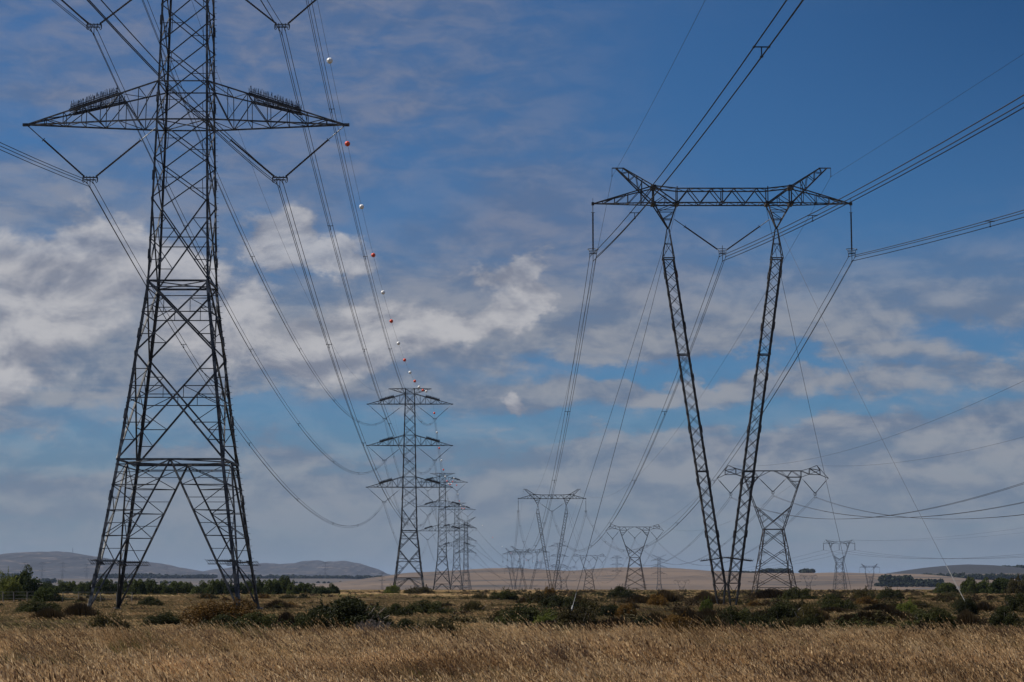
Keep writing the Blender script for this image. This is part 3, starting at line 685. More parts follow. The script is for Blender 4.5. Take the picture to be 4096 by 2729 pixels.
# guyed V pylons
WK = 1.0
V1L = (18.95, 177, 0); sV1 = tower_v(36.1); v1 = make('guyed_v_pylon', sV1, V1L, 0, 'large guyed V pylon in the right half, long crossbeam with horned ends', group=GP['V']); reg('V1', v1, sV1, V1L)
def guy(root, base, top, anchor, r=.016, white=0.0):
    b = np.array(base); a = np.array(top)-b; q = np.array(anchor)-b; m = MB(); pts = [lerp(a, q, t)-np.array((0, 0, .5*4*t*(1-t))) for t in np.linspace(0, 1, 9)]; m.tube(pts, r, 5)
    o = m.build('guy_wire', M['wire'], root)
    if white:
        m = MB(); m.tube([lerp(a, q, 1-white)-np.array((0, 0, 2*white*(1-white))), lerp(a, q, .5*(2-white))-np.array((0, 0, white*.95)), q], .022, 6); m.build('guard_tube', M['pale'], o)
        m = MB(); m.tube([lerp(a, q, .985), lerp(a, q, .992)], .06, 6); m.build('turnbuckle', M['pale'], o)
for s_, anc, wt in ((-1, (3.9, 134, 0), .04), (1, (34.2, 150, 0), .10), (-1, (4.1, 225, 0), 0), (1, (38.5, 226, 0), 0)):
    guy(v1, V1L, (18.95+s_*4.08, 177+(-.7 if anc[1] < 177 else .7), 36.0), anc, (.018 if anc[0] < 30 or anc[1] > 200 else .012), wt)
g_ = MB()
for sy in (-1, 1):
    for sx in (-1, 1):
        g_.bar((0, sy*.75, 4.35), (sx*2.25, sy*.75, 4.05), .10)
        for t in np.linspace(.05, 1, 16): q = lerp((0, sy*.75, 4.35), (sx*2.25, sy*.75, 4.05), t); g_.bar(q, q+(sx*.05, sy*.15, .16), .02)
g_.build('anti_climb_guard', M['steelv'], v1)
WK = 1.35
sV2 = tower_v(31.6); l = (13.8, 688, 0); v2 = make('guyed_v_pylon', sV2, l, 0, 'middle guyed V pylon, clear against the sky above the stubble hill', group=GP['V']); reg('V2', v2, sV2, l)
for s_, anc in ((-1, (-1.5, 645, 0)), (1, (29, 645, 0)), (-1, (-1.5, 731, 0)), (1, (29, 731, 0))): guy(v2, l, (13.8+s_*4.08, 688, 31.5), anc, .02)
sV3 = tower_v(24.5); l = (9.1, 1117, -4.2); v3 = make_single('guyed_v_pylon', sV3, l, 0, 'guyed V pylon low behind the left mast of the middle V pylon', GP['V']); reg('V3', v3, sV3, l)
v4 = cp(v3, (4.5, 1568, -7.5), 0, 'fainter guyed V pylon, leftmost of the crowded group at the hill foot', (1, 1, 1.38)); cp(v3, (2, 2500, -8), R(8), 'faintest guyed V pylon in the crowded group at the hill foot', (1, 1, 1.25))
# delta pylons with V strings
WK = 1.15
sH = tower_delta(); l = (49.7, 380, 0); h1 = make('delta_pylon', sH, l, 0, 'large delta pylon partly behind the right mast of the near V pylon', group=GP['H']); reg('H1', h1, sH, l)
for k, l, lb, s_ in (('H2', (46, 750, -.6), 'middle delta pylon standing just left of the near V pylon masts', 1.03), ('H3', (46.7, 1215, -3.5), 'smaller delta pylon right of the middle V pylon', 1.0)):
    o = cp(h1, l, 0, lb, s_); reg(k, o, sH, l, 0, s_)
h4 = make_single('delta_pylon', sH, (40.5, 1570, -7.5), 0, 'faint delta pylon overlapping the right mast of the middle V pylon', GP['H']); reg('H4', h4, sH, (40.5, 1570, -7.5))
cp(h4, (168, 1985, -12), 0, 'faint delta pylon immediately right of the horned strain pylon on the plain', .8)
# small delta pylon with hanging strings
sT = tower_delta(23.6, 1); l = (155.3, 950, -2); t1 = make('small_delta_pylon', sT, l, R(4), 'small delta pylon with three short hanging strings, right of the large ones', group='small delta pylons'); reg('T1', t1, sT, l, R(4))
# far pylons on the right plain
cp(v3, (355, 1990, -6), 0, 'distant V pylon pair of horns left of the dark hill', (.85, .85, 1.05))
cp(h4, (303, 2050, -9), 0, 'hazy delta pylon between the small delta pylon and the distant V pylon', .9); cp(farS, (420, 2350, -14), 0, 'hazy broken outline of a pylon right of the distant V pylon', (.7, .7, .5))
for i, (px, s_, D) in enumerate(((2760, .8, 3000), (3234, .85, 3000), (2700, .8, 3200), (1985, .85, 3000), (2370, .8, 3100), (1925, .8, 3100))):
    nm = ['in front of the stubble hill behind the near V pylon feet', 'on the plain between the two delta pylons at right', 'at the hill foot right of the horned strain pylon', 'alone on the stubble right of the left pylon row', 'at the foot of the stubble hill right of the middle V pylon', 'on the stubble just right of the strain pylon'][i]
    cp(h4, ((px-2048)/7964*D, D, -15), R(12*i-20), 'tiny pylon '+nm, s_*.85, GP['F'])
for i, (px, D, z_, s_) in enumerate(((111, 6000, 20, .92), (181, 6000, 18, .95), (262, 5600, 14, .93), (358, 6000, 16, .9), (677, 6600, 22, .8), (1306, 6200, 24, .9), (1532, 2700, -4, .42))):
    nm = ['leftmost of the tiny pylons against the blue hill', 'second tiny pylon from the left against the blue hill', 'third tiny pylon from the left against the blue hill', 'tiny pylon just left of the huge pylon leg', 'tiny pylon seen between the legs of the huge left pylon', 'tiny pylon on the plain below the far blue hill', 'small pale pylon standing left of the second tall pylon'][i]
    cp(farD, ((px-2048)/7964*D, D, z_), R(10), nm, s_, GP['F'])

WK = 1.0
# ------------------------------------------------------------------ conductors
def cat(p, q, sag, n=44):
    p = np.array(p, float); q = np.array(q, float); t = np.linspace(0, 1, n)[:, None]
    out = p*(1-t)+q*t; out[:, 2] -= (4*sag*t*(1-t))[:, 0]; return out
def bundle(p, q, sag, label, group, offs=((-.225, .1), (.225, .1), (0, -.22)), r=.02, spacers=None, detail=True, n=44):
    # spacers: explicit positions (fractions of the span)
    base = np.array(p, float); dx = np.array(q, float)-base; side = np.array((dx[1], -dx[0], 0)); side /= np.linalg.norm(side)
    if side[0] < 0: side = -side
    c = cat(p, q, sag, n)-base
    if not detail:
        m = MB()
        for ox, oz in offs: m.tube(c+side*ox+np.array((0, 0, oz)), r, 4)
        o = m.build('conductor', M['wire']); o.location = base; tag(o, label, 'power line', group); return o
    root = empty('conductor', base); tag(root, label, 'power line', group)
    for ox, oz in offs:
        m = MB(); m.tube(c+side*ox+np.array((0, 0, oz)), r, 5); m.build('wire', M['wire'], root)
    L = np.linalg.norm(dx[:2]); k = max(2, int(L/58))
    for t in (spacers or [(i+.3*math.sin(i*7+L+sag*3))/k for i in range(1, k)]):
        x = lerp((0, 0, 0), dx, t); x[2] -= 4*sag*t*(1-t)
        m = MB(); P = [x+side*ox+np.array((0, 0, oz)) for ox, oz in offs]; h = (P[0]+P[1])/2
        m.bar(P[0]-side*.06, P[1]+side*.06, .05)
        if len(P) > 2: m.bar(h, P[2]-np.array((0, 0, .05)), .05); m.bar(P[2]-side*.07, P[2]+side*.07, .06)
        for q_ in P: m.bar(q_-dx/L*.09, q_+dx/L*.09, .075)
        m.build('spacer', M['wire'], root)
    return root
def earth(p, q, sag, label, group='earth wires', r=.013, n=44):
    m = MB(); base = np.array(p, float); m.tube(cat(p, q, sag, n)-base, r, 4); o = m.build('earth_wire', M['wire']); o.location = base; tag(o, label, 'earth wire', group); return o
NMd = ['bottom left', 'bottom right', 'middle left', 'middle right', 'top left', 'top right']; GL = 'triple conductors of the double-circuit line'
sp = [('D1', 'D2', 14.2, 'huge left pylon and the second tall pylon', .024, True), ('D2', 'D3', 13.5, 'second and third tall pylons', .022, True), ('D3', 'D4', 9, 'third and fourth tall pylons', .024, False), ('D4', 'D5', 4.5, 'fourth tall pylon and the strain pylon', .026, False), ('D5', 'D6', 26, 'strain pylon and the faded pylon across the plain', .03, False)]
for a, b, s_, lb, r, det in sp:
    for i, (p, q) in enumerate(zip(T[a]['c'], T[b]['c'])): bundle(p, q, s_, f'{NMd[i]} triple conductor between {lb}', GL, r=r, detail=det)
    for i, (p, q) in enumerate(zip(T[a]['e'], T[b]['e'])): earth(p, q, s_*1.02, f'{"left" if i == 0 else "right"} earth wire between {lb}', r=r*.62)
for i, p in enumerate(T['D1']['c']):
    bundle(p, (p[0]+8, p[1]-400, p[2]), 13.0, f'{NMd[i]} triple conductor coming over the camera to the huge left pylon', GL, r=.024, spacers=(.34, .48, .62, .8))
for i, p in enumerate(T['D1']['e']): earth(p, (p[0]+8, p[1]-400, p[2]), 8.5, f'{"left" if i == 0 else "right"} earth wire coming over the camera to the huge left pylon')
# marker balls on the right-hand earth wire of the pylon row
def ball(p, red, label, k):
    m = MB(); n, mm = 20, 12; R0 = .31
    vs = [(R0*math.sin(math.pi*j/mm)*math.cos(2*math.pi*i/n), R0*math.sin(math.pi*j/mm)*math.sin(2*math.pi*i/n), R0*math.cos(math.pi*j/mm)) for j in range(mm+1) for i in range(n)]
    m.add(vs, [(j*n+i, j*n+(i+1) % n, (j+1)*n+(i+1) % n, (j+1)*n+i) for j in range(mm) for i in range(n)])
    o = m.build('marker_ball', M['red' if red else 'white'], smooth=True); o.location = p; tag(o, label, 'marker ball', 'marker balls on the earth wire')
    if k:
        c = MB(); th = np.linspace(0, 6.2832, 21); c.tube([(R0*1.01*math.cos(a), R0*1.01*math.sin(a), 0) for a in th], .014, 4); c.build('seam_flange', M['red' if red else 'white'], o)
        c = MB(); c.bar((0, -R0-.1, 0), (0, R0+.1, 0), .07); c.build('wire_clamp', M['steel'], o)
balls = {'D1': [], 'D2': [], 'D3': [], 'D5': []}
ords = ['highest', 'second', 'third', 'fourth', 'fifth', 'sixth', 'seventh', 'eighth', 'ninth', 'tenth', 'eleventh', 'twelfth', 'thirteenth', 'fourteenth']
p, q = T['D1']['e'][1], T['D2']['e'][1]
for i in range(13):
    D = 198+i*25.7; t = (D-p[1])/(q[1]-p[1]); x = lerp(p, q, t); x[2] -= 4*14.2*1.02*t*(1-t)
    col = i % 2; ball(x, col, f'{"orange-red" if col else "white"} marker ball, {ords[i]} of the string coming down to the second pylon' if i else 'large white marker ball at the very top of the string', i < 8)
p, q = T['D2']['e'][1], T['D3']['e'][1]
for i in range(12):
    t = (i+1)/13; x = lerp(p, q, t); x[2] -= 4*13.5*1.02*t*(1-t); col = 1-i % 2
    ball(x, col, f'{"orange-red" if col else "white"} marker ball, {ords[i] if i else "nearest"} beyond the second tall pylon', False)
p, q = T['D3']['e'][1], T['D4']['e'][1]
for i in range(8):
    t = (i+1)/9; x = lerp(p, q, t); x[2] -= 4*9*1.02*t*(1-t); col = 1-i % 2
    ball(x, col, f'tiny {"orange-red" if col else "white"} marker ball, {ords[i] if i else "nearest"} beyond the third tall pylon', False)
p, q = T['D5']['e'][1], T['D6']['e'][1]
for i in range(9):
    t = (i+.6)/12; x = lerp(p, q, t); x[2] -= 4*26*1.02*t*(1-t); col = i % 2
    ball(x, col, f'speck-like {"orange-red" if col else "white"} marker ball, {ords[i] if i else "nearest"} right of the horned strain pylon', False)

GV = 'triple conductors of the guyed V line'; O3 = ((-.3, .08), (.3, .08), (0, -.32))
for i, (p, dx, s_) in enumerate(zip(T['V1']['c'], (12.4, 25, 47), (11.5, 11.2, 11.5))):
    bundle(p, (p[0]+dx, p[1]-450, p[2]), s_, f'{["left", "centre", "right"][i]} triple conductor coming over the camera to the near V pylon', GV, O3, r=.03, spacers=((.093, .22, .4, .6, .8), (.087, .3, .45, .6), (.08, .3, .45, .6))[i])
for i, (p, dx, s_) in enumerate(zip(T['V1']['e'], (10, 50), (9, 4))): earth(p, (p[0]+dx, p[1]-450, p[2]), s_, f'{"left" if i == 0 else "right"} earth wire coming over the camera to the near V pylon', r=.012)
for a, b, s_, lb, r, det in (('V1', 'V2', 19.0, 'near and middle V pylons', .024, True), ('V2', 'V3', 13, 'middle and low V pylons', .024, False)):
    for i, (p, q) in enumerate(zip(T[a]['c'], T[b]['c'])): bundle(p, q, s_, f'{["left", "centre", "right"][i]} triple conductor between the {lb}', GV, O3, r=r, detail=det)
    for i, (p, q) in enumerate(zip(T[a]['e'], T[b]['e'])): earth(p, q, s_*.62, f'{"left" if i == 0 else "right"} earth wire between the {lb}', r=r*.6)
GH = 'twin conductors of the delta line'; O2 = ((-.2, 0), (.2, 0))
for i, p in enumerate(T['H1']['c']): bundle(p, (p[0]+15, 80, 24), 10.4, f'{["left", "centre", "right"][i]} twin conductor from the right edge to the large delta pylon', GH, O2, r=.024)
for i, p in enumerate(T['H1']['e']): earth(p, (p[0]+15, 80, 31), 7.0, f'{"left" if i == 0 else "right"} earth wire from the right edge to the large delta pylon', r=.014)
for a, b, s_, lb, r in (('H1', 'H2', 11, 'large and middle delta pylons', .024), ('H2', 'H3', 14, 'middle and smaller delta pylons', .026), ('H3', 'H4', 8, 'smaller and faint delta pylons', .028)):
    for i, (p, q) in enumerate(zip(T[a]['c'], T[b]['c'])): bundle(p, q, s_, f'{["left", "centre", "right"][i]} twin conductor between the {lb}', GH, O2, r=r, detail=(a == 'H1'))
    for i, (p, q) in enumerate(zip(T[a]['e'], T[b]['e'])): earth(p, q, s_*.6, f'{"left" if i == 0 else "right"} earth wire between the {lb}', r=.016)
for i, p in enumerate(T['T1']['c']):
    bundle(p, (p[0]+50, 450, 25), 9.5, f'{["left", "centre", "right"][i]} thin conductor from the right edge to the small delta pylon', 'conductors of the small delta line', ((0, 0),), r=.035, detail=False)
    bundle(p, (p[0]-95, 1600, 13), 9, f'{["left", "centre", "right"][i]} thin conductor running left from the small delta pylon', 'conductors of the small delta line', ((0, 0),), r=.035, detail=False)
for i, p in enumerate(T['T1']['e']): earth(p, (p[0]+50, 450, 33), 7, f'{"left" if i == 0 else "right"} earth wire from the right edge to the small delta pylon', r=.02)

# ------------------------------------------------------------------ vegetation
def quads_mesh(name, centers, a, b, m):
    """many small leaf quads: centre, half-axis a, half-axis b (N,3 each)"""
    n = len(centers); v = np.empty((n, 4, 3), np.float32)
    v[:, 0] = centers-a-b*.55; v[:, 1] = centers+a-b; v[:, 2] = centers+a*.8+b; v[:, 3] = centers-a+b*.8
    me = bpy.data.meshes.new(name); me.vertices.add(n*4); me.vertices.foreach_set('co', v.reshape(-1))
    me.loops.add(n*4); me.loops.foreach_set('vertex_index', np.arange(n*4, dtype=np.int32)); me.polygons.add(n)
    me.polygons.foreach_set('loop_start', np.arange(n, dtype=np.int32)*4); me.materials.append(m); me.update(calc_edges=True); me.validate(); return me
def unit(v): return v/np.maximum(1e-6, np.linalg.norm(v, axis=-1, keepdims=True))
def foliage(name, seed, n, size, m, clumps=22, flat=.55, spike=.0, upright=0.0, sprig=.0, aspect=1.6):
    """crown in a box about 2 wide, 1 high: leaves cluster on uneven sub-clumps that fill the crown's volume"""
    rg = np.random.default_rng(seed)
    cc = []
    while len(cc) < clumps:
        p = rg.uniform((-1, -.8, 0), (1, .8, 1)); q = p[0]**2+(p[1]/.8)**2
        if q < 1: p[2] = (.10+.90*p[2]**.55)*(1-q)**.42*rg.uniform(.72, 1.0); cc.append(p*np.array((.84, .84, .86)))
    cc = np.array(cc); rad = rg.uniform(.12, .29, clumps)
    w = rad**2; idx = rg.choice(clumps, n, p=w/w.sum())
    d = unit(rg.normal(size=(n, 3))); rr = rad[idx]*rg.uniform(.45, 1.0, n)**.5
    c = cc[idx]+d*rr[:, None]*np.array((1, 1, flat+.2))
    if sprig:
        k = int(n*sprig); js = rg.integers(0, 26, k); sp_ = unit(rg.normal(size=(26, 3))*np.array((.45, .45, .1))+np.array((0, 0, .8))); st = cc[rg.integers(0, clumps, 26)]+np.array((0, 0, .12))
        c[:k] = st[js]+sp_[js]*rg.uniform(0, .30, k)[:, None]+rg.normal(size=(k, 3))*.012
    c[:, 2] = np.maximum(c[:, 2], rg.uniform(-.02, .15, n)); c[:, 2] *= .93/np.percentile(c[:, 2], 97.5)
    a = unit(rg.normal(size=(n, 3))+np.array((0, 0, upright*3)))*size*aspect*rg.uniform(.6, 1.3, n)[:, None]; b = unit(np.cross(a, rg.normal(size=(n, 3))))*size*rg.uniform(.5, 1.1, n)[:, None]
    return quads_mesh(name, c, a, b, m)
def stems(name, seed, m, n=14, h=.8):
    rg = random.Random(seed); k = MB()
    for i in range(n):
        a = rg.uniform(0, 6.28); x, y = .12*math.cos(a), .10*math.sin(a); ex, ey = rg.uniform(.3, .8)*math.cos(a), rg.uniform(.25, .6)*math.sin(a); hh = h*rg.uniform(.6, 1)
        k.tube([(x, y, -.05), (x*.5+ex*.5, y*.5+ey*.5, hh*.45), (ex, ey, hh)], [.03, .02, .008], 5)
    return k.mesh(name, m)
def reedmesh(seed, n, m, w=.012, spread=.9, lean=-.12):
    rg = np.random.default_rng(seed); x = rg.normal(0, .36, n)*spread; y = rg.normal(0, .3, n)*spread; h = np.clip(1.0-.55*np.abs(x)-.2*rg.random(n), .2, 1)*rg.uniform(.6, 1, n)
    base = np.stack([x, y, np.zeros(n)], 1); top = base+np.stack([x*.45+lean*h+rg.normal(0, .06, n), y*.4+rg.normal(0, .06, n), h], 1)
    wv = np.stack([np.cos(r_ := rg.uniform(0, 3.14, n)), np.sin(r_), np.zeros(n)], 1)*w
    v = np.empty((n, 8, 3), np.float32); f = []
    for k, t in enumerate((0, .4, .75, 1)):
        p = base*(1-t)+top*t; p = p-np.array((0, 0, .0)); p[:, 0] -= (.08*t*t)*(h if True else 1); s_ = (1, .9, .7, .3)[k]
        v[:, 2*k] = p-wv*s_; v[:, 2*k+1] = p+wv*s_
    fi = np.array([[0, 1, 3, 2], [2, 3, 5, 4], [4, 5, 7, 6]])[None]+np.arange(n)[:, None, None]*8
    me = bpy.data.meshes.new('reed'); me.vertices.add(n*8); me.vertices.foreach_set('co', v.reshape(-1)); me.loops.add(n*12); me.loops.foreach_set('vertex_index', fi.reshape(-1).astype(np.int32)); me.polygons.add(n*3); me.polygons.foreach_set('loop_start', np.arange(n*3, dtype=np.int32)*4)
    me.materials.append(m); me.update(calc_edges=True); me.validate(); return me
def proto(kind, v):
    if kind == 'green': return foliage('foliage', 10+v, 16000, .015, M['green'], 48, sprig=.04)
    if kind == 'olive': return foliage('foliage', 20+v, 15000, .014, M['olive'], 46, upright=.25, sprig=.1)
    if kind == 'orange': return foliage('foliage', 30+v, 18000, .013, M['orange'], 52, sprig=.03)
    if kind == 'dead': return foliage('foliage', 40+v, 5000, .010, M['dead'], 20, upright=.6, sprig=.3, aspect=4)
    if kind == 'lime': return foliage('foliage', 50+v, 14000, .016, M['lime'], 46, sprig=.06)
    if kind == 'hedge': return foliage('foliage', 60+v, 10000, .024, M['hedge'], 46, flat=.8)
    return reedmesh(70+v, 2600, M['reed'])
PR = {}
def shrub(kind, x, y, w, h, label, group=None, cat='shrub', seed=0, name=None, h0=0.0):
    v = seed % 3; key = (kind, v)
    if key not in PR: PR[key] = (proto(kind, v), stems('stem', v, M['wood']))
    fm, sm_ = PR[key]
    z = float(gz(x, y))
    r = empty(name or ('reed_clump' if kind == 'reed' else 'shrub'), (x, y, z), (seed*2.399) % .9-.45+(3.1416 if seed % 2 and kind != 'reed' else 0)); r.scale = (w/2, min(w/2, 2.2), h)
    o = bpy.data.objects.new('foliage' if kind != 'reed' else 'stalks', fm); C.objects.link(o); o.parent = r
    if kind != 'reed': s_ = bpy.data.objects.new('stem', sm_); C.objects.link(s_); s_.parent = r
    tag(r, label, cat, group); return r
# kind, left px, right px, top px, distance, label  -> metres worked out once: x = (px-2048)/7964*d, height from the eye line
def SH(kind, x0, x1, yt, D, label, group=None, **k):
    cx_ = ((x0+x1)/2-2048)/7964*D; w = (x1-x0)/7964*D*((1.38 if x1 < 2240 else 1.12) if D < 130 else 1.12); h = 1.9-(yt-2342)/7964*D
    SH.n += 1; return shrub(kind, cx_, D, w, max(h, .5)*(1.08 if x1 < 2240 else .96), label, group, seed=SH.n, **k)
SH.n = 0
SH('orange', 767, 1058, 2407, 84, 'large rounded orange-brown bush below the right leg of the huge pylon')
SH('green', 810, 1000, 2462, 76, 'low dark green bush tucked under the front of the orange-brown bush')
SH('green', 960, 1150, 2455, 78, 'low dark green bush right of the orange-brown bush')
SH('reed', 1115, 1210, 2432, 80, 'spiky dark rush clump between the low green bushes')
SH('green', 1240, 1550, 2400, 82, 'tall twiggy dark green bush with sprigs standing out on top')
SH('green', 1160, 1330, 2450, 76, 'low green bush at the left foot of the twiggy bush')
SH('dead', 1438, 1562, 2474, 73, 'grey-mauve dead bush in front of the twiggy green bush')
SH('green', 1560, 1700, 2478, 72, 'dark green bush touching the right of the grey dead bush')
SH('olive', 1650, 1835, 2484, 69, 'olive bush ending the left-hand bank of bushes')
SH('olive', 380, 512, 2458, 82, 'low orange-green bush left of the big orange-brown bush')
SH('reed', 290, 395, 2405, 112, 'dark brown bush standing before the left foot of the huge pylon', cat='shrub')
SH('reed', 170, 270, 2428, 105, 'brown bush left of the dark one by the pylon foot', cat='shrub')
SH('green', 600, 730, 2455, 92, 'low green bush between the pylon legs in the grass')
SH('green', 1540, 1640, 2416, 118, 'small green bush above and right of the twiggy bush'); SH('green', 1640, 1795, 2405, 125, 'flat dark green bush in the pale grass under the tall pylon row')
SH('green', 2005, 2232, 2422, 92, 'big dark bush alone at the middle of the field'); SH('lime', 2140, 2235, 2455, 86, 'fresh green growth on the right flank of the big middle bush')
SH('olive', 1840, 1960, 2408, 135, 'small olive bush left of the big middle bush'); SH('green', 1954, 2075, 2362, 240, 'dark bush row piece behind the big middle bush')
SH('olive', 2095, 2250, 2362, 190, 'olive brown bush at the foot of the middle V pylon'); SH('green', 2150, 2345, 2385, 150, 'dark green bush left of the white guy anchor')
SH('orange', 2165, 2230, 2350, 210, 'rusty topped bush under the middle V pylon'); SH('reed', 2270, 2345, 2368, 180, 'brown rushes behind the white guy anchor')
SH('green', 2376, 2485, 2413, 120, 'round dark green bush right of the white guy anchor'); SH('olive', 2485, 2545, 2420, 125, 'small brown-green bush beside the round dark one')
SH('green', 2418, 2540, 2344, 260, 'dark bush in front of the middle delta pylon'); SH('reed', 2500, 2620, 2368, 190, 'brown rushes below the middle delta pylon'); SH('reed', 2610, 2720, 2344, 215, 'brown rushes left of the V pylon feet')
SH('reed', 2770, 2870, 2352, 200, 'brown rushes just behind the left V pylon mast')
SH('reed', 2560, 2700, 2425, 88, 'tall dark rushes left of the big green bush before the V pylon'); SH('reed', 2680, 2840, 2405, 84, 'tall dark rush clump in front of the left V pylon mast')
SH('orange', 2620, 2800, 2452, 78, 'orange-brown bush low in front of the dark rushes'); SH('green', 2850, 3030, 2420, 82, 'big dark green bush in front of the V pylon feet'); SH('green', 2960, 3120, 2445, 78, 'dark bush at the right end of the bank before the V pylon')
SH('olive', 2780, 2920, 2445, 76, 'olive orange bush below the V pylon feet')
SH('lime', 2790, 2850, 2392, 130, 'small bright green bush beside the left V pylon foot')
SH('green', 3165, 3270, 2455, 82, 'dark green bush right of the bank before the V pylon'); SH('reed', 3000, 3180, 2345, 250, 'dark rushes at the feet of the large delta pylon'); SH('green', 3120, 3260, 2352, 230, 'dark bush right of the large delta pylon feet')
SH('green', 3275, 3412, 2382, 145, 'mid-green rounded bush below the small delta pylon'); SH('olive', 3130, 3240, 2398, 125, 'olive bush between the V pylon and the rounded bush')
SH('lime', 3560, 3665, 2402, 120, 'bright green bush left of the long white guy wire foot'); SH('green', 3805, 3895, 2386, 118, 'dark round bush at the foot of the long white guy wire')
SH('reed', 3810, 3900, 2420, 92, 'dark rushes below the round bush at right'); SH('reed', 3330, 3420, 2440, 96, 'brown rush clump in the right middle of the field')
SH('green', 3500, 3600, 2350, 260, 'dark low bush below the distant V pylon'); SH('olive', 3390, 3490, 2352, 240, 'olive bush right of the small delta pylon foot')
SH('green', 3980, 4110, 2372, 130, 'dark bush at the right edge of the frame'); SH('reed', 3640, 3800, 2430, 88, 'brown rushes low at the right behind the golden grass')
SH('green', 3930, 4060, 2425, 92, 'small green bush near the right edge behind the golden grass')
SH('olive', 1950, 2030, 2440, 100, 'brownish bush left of the big middle bush base'); SH('reed', 2240, 2420, 2440, 88, 'brown rushes right of the big middle bush'); SH('reed', 2380, 2560, 2446, 86, 'low dark rushes below the round dark green bush')
SH('lime', 1540, 1610, 2342, 430, 'small green bush at the left foot of the second tall pylon'); SH('olive', 1620, 1740, 2346, 420, 'low brown bush between the second and third tall pylons')
# bushes behind, along the right
for i, (x0, x1, yt, D) in enumerate(((3845, 3890, 2306, 420), (3900, 3960, 2314, 430), (3960, 4040, 2306, 400), (4020, 4075, 2301, 390), (4060, 4120, 2303, 400), (3738, 3800, 2325, 440))):
    nm = ['pointed dark tree left of the row at the right edge', 'rounded dark tree second in the row at the right edge', 'wide dark tree in the row at the right edge', 'olive-brown topped tree near the right edge', 'dark tree cut by the right edge of the frame', 'small dark tree left of the row below the dark hill'][i]
    SH('olive' if i == 3 else 'hedge', x0-16, x1+16, yt+5, D, nm, 'dark trees at the right edge', cat='tree', name='bushy_tree')
# big green bushes and thicket at the left
SH('lime', -60, 110, 2305, 235, 'bright olive-green tree bush cut by the left edge', cat='bush', name='bushy_tree'); SH('hedge', 50, 190, 2296, 250, 'tall dark green bush at the far left, top highest', cat='bush', name='bushy_tree'); SH('hedge', 150, 262, 2350, 215, 'low green bush trailing right of the tall left bush')
rg = random.Random(5)
x = 165
th = ['left of the huge pylon legs', 'seen between the huge pylon legs', 'right of the huge pylon legs']
while x < 1330:
    w = rg.uniform(50, 95); yt = rg.uniform(2322, 2338)
    if 980 < x < 1110: yt -= 12
    if x > 1150: yt += 12
    zone = 0 if x < 360 else 1 if x < 1000 else 2
    SH('hedge', x, x+w, yt, rg.uniform(370, 410), 'dark green thicket bush in the hedge '+th[zone], 'bushes of the hedge '+th[zone], cat='bush'); x += w*.62
# low heath bushes scattered over the middle ground
zones = [('left third of the field behind the golden grass', -.28, -.09), ('centre of the field behind the golden grass', -.09, .09), ('right third of the field behind the golden grass', .09, .28)]
for i in range(96):
    D = rg.uniform(9, 17)**2; u = rg.uniform(-.27, .27)
    if u < -.02 and D < 200 and rg.random() < .75: continue
    if rg.random() < .45: u = rg.uniform(.02, .27)
    z = [k for k in range(3) if zones[k][1] <= u <= zones[k][2]][0]
    kd = rg.choice(['green', 'olive', 'reed', 'reed', 'orange' if rg.random() < .3 else 'olive'])
    nm = {'green': 'dark green', 'olive': 'brownish olive', 'reed': 'spiky brown', 'orange': 'rusty brown'}[kd]
    shrub(kd, u*D, D, rg.uniform(1.2, 3.2), rg.uniform(.55, 1.15), f'low {nm} heath bush in the {zones[z][0]}', f'low {nm} heath bushes, {zones[z][0]}', seed=i)

# far tree belts: nobody can count the trees in them
def belt(name, segs, m, seed, size=2.0):
    rg = np.random.default_rng(seed); Cs = []
    for x0, x1, D, z0, h, dens in segs:
        L = abs(x1-x0); nt = int(L*dens*(6 if D > 5000 else 3.8))
        for _ in range(nt):
            x = rg.uniform(x0, x1); d = D+rg.uniform(-40, 40); hh = h*rg.uniform(.8, 1.7); k = 46
            p = unit(rg.normal(size=(k, 3)))*np.array((hh*.55, hh*.5, hh*.42))*rg.uniform(.5, 1, k)[:, None]+np.array((x, d, z0+hh*.58)); p[:, 2] = np.maximum(p[:, 2], z0); Cs.append(p)
    c = np.concatenate(Cs); n = len(c); a = unit(rg.normal(size=(n, 3)))*size; b = unit(np.cross(a, rg.normal(size=(n, 3))))*size*.8
    me = quads_mesh(name, c, a, b, m); o = bpy.data.objects.new(name, me); C.objects.link(o); tag(o, kind='stuff'); return o
def X(px, D): return (px-2048)/7964*D
belt('far_tree_belt', [(X(-60, 5900), X(130, 5900), 5900, 21, 11, .11), (X(405, 5900), X(640, 5900), 5900, 21.5, 10, .12), (X(640, 5900), X(870, 5900), 5900, 20.5, 9, .10), (X(900, 5950), X(1180, 5950), 5950, 21, 8.5, .09), (X(1180, 5950), X(1530, 5950), 5950, 20, 7.5, .10), (X(150, 4300), X(240, 4300), 4300, 6, 7, .12), (X(240, 4300), X(700, 4300), 4300, 4, 4, .05), (X(900, 4300), X(1500, 4300), 4300, 5, 3.5, .03)], M['fartree'], 3)
belt('hill_tree_belt', [(X(3041, 4000), X(3143, 4000), 3990, 24, 7, .5), (X(3202, 4000), X(3233, 4000), 3990, 25.5, 6, .5), (X(2830, 4000), X(3050, 4000), 3990, 25.5, 2.5, .3), (X(3528, 3100), X(3558, 3100), 3100, 6, 8, .6), (X(3595, 3100), X(3625, 3100), 3100, 5.5, 7.5, .6), (X(3560, 3150), X(3740, 3150), 3150, 3.5, 5, .35), (X(3680, 4300), X(3830, 4300), 4300, 14, 9, .2), (X(3830, 3900), X(4130, 3900), 3900, 12, 8, .22), (X(3500, 3000), X(3760, 3000), 3000, 0, 4, .2), (X(2400, 3000), X(3500, 3000), 3050, -7, 4.0, .12), (X(4030, 4700), X(4120, 4700), 4750, 36, 9, .2)], M['fartree'], 4)

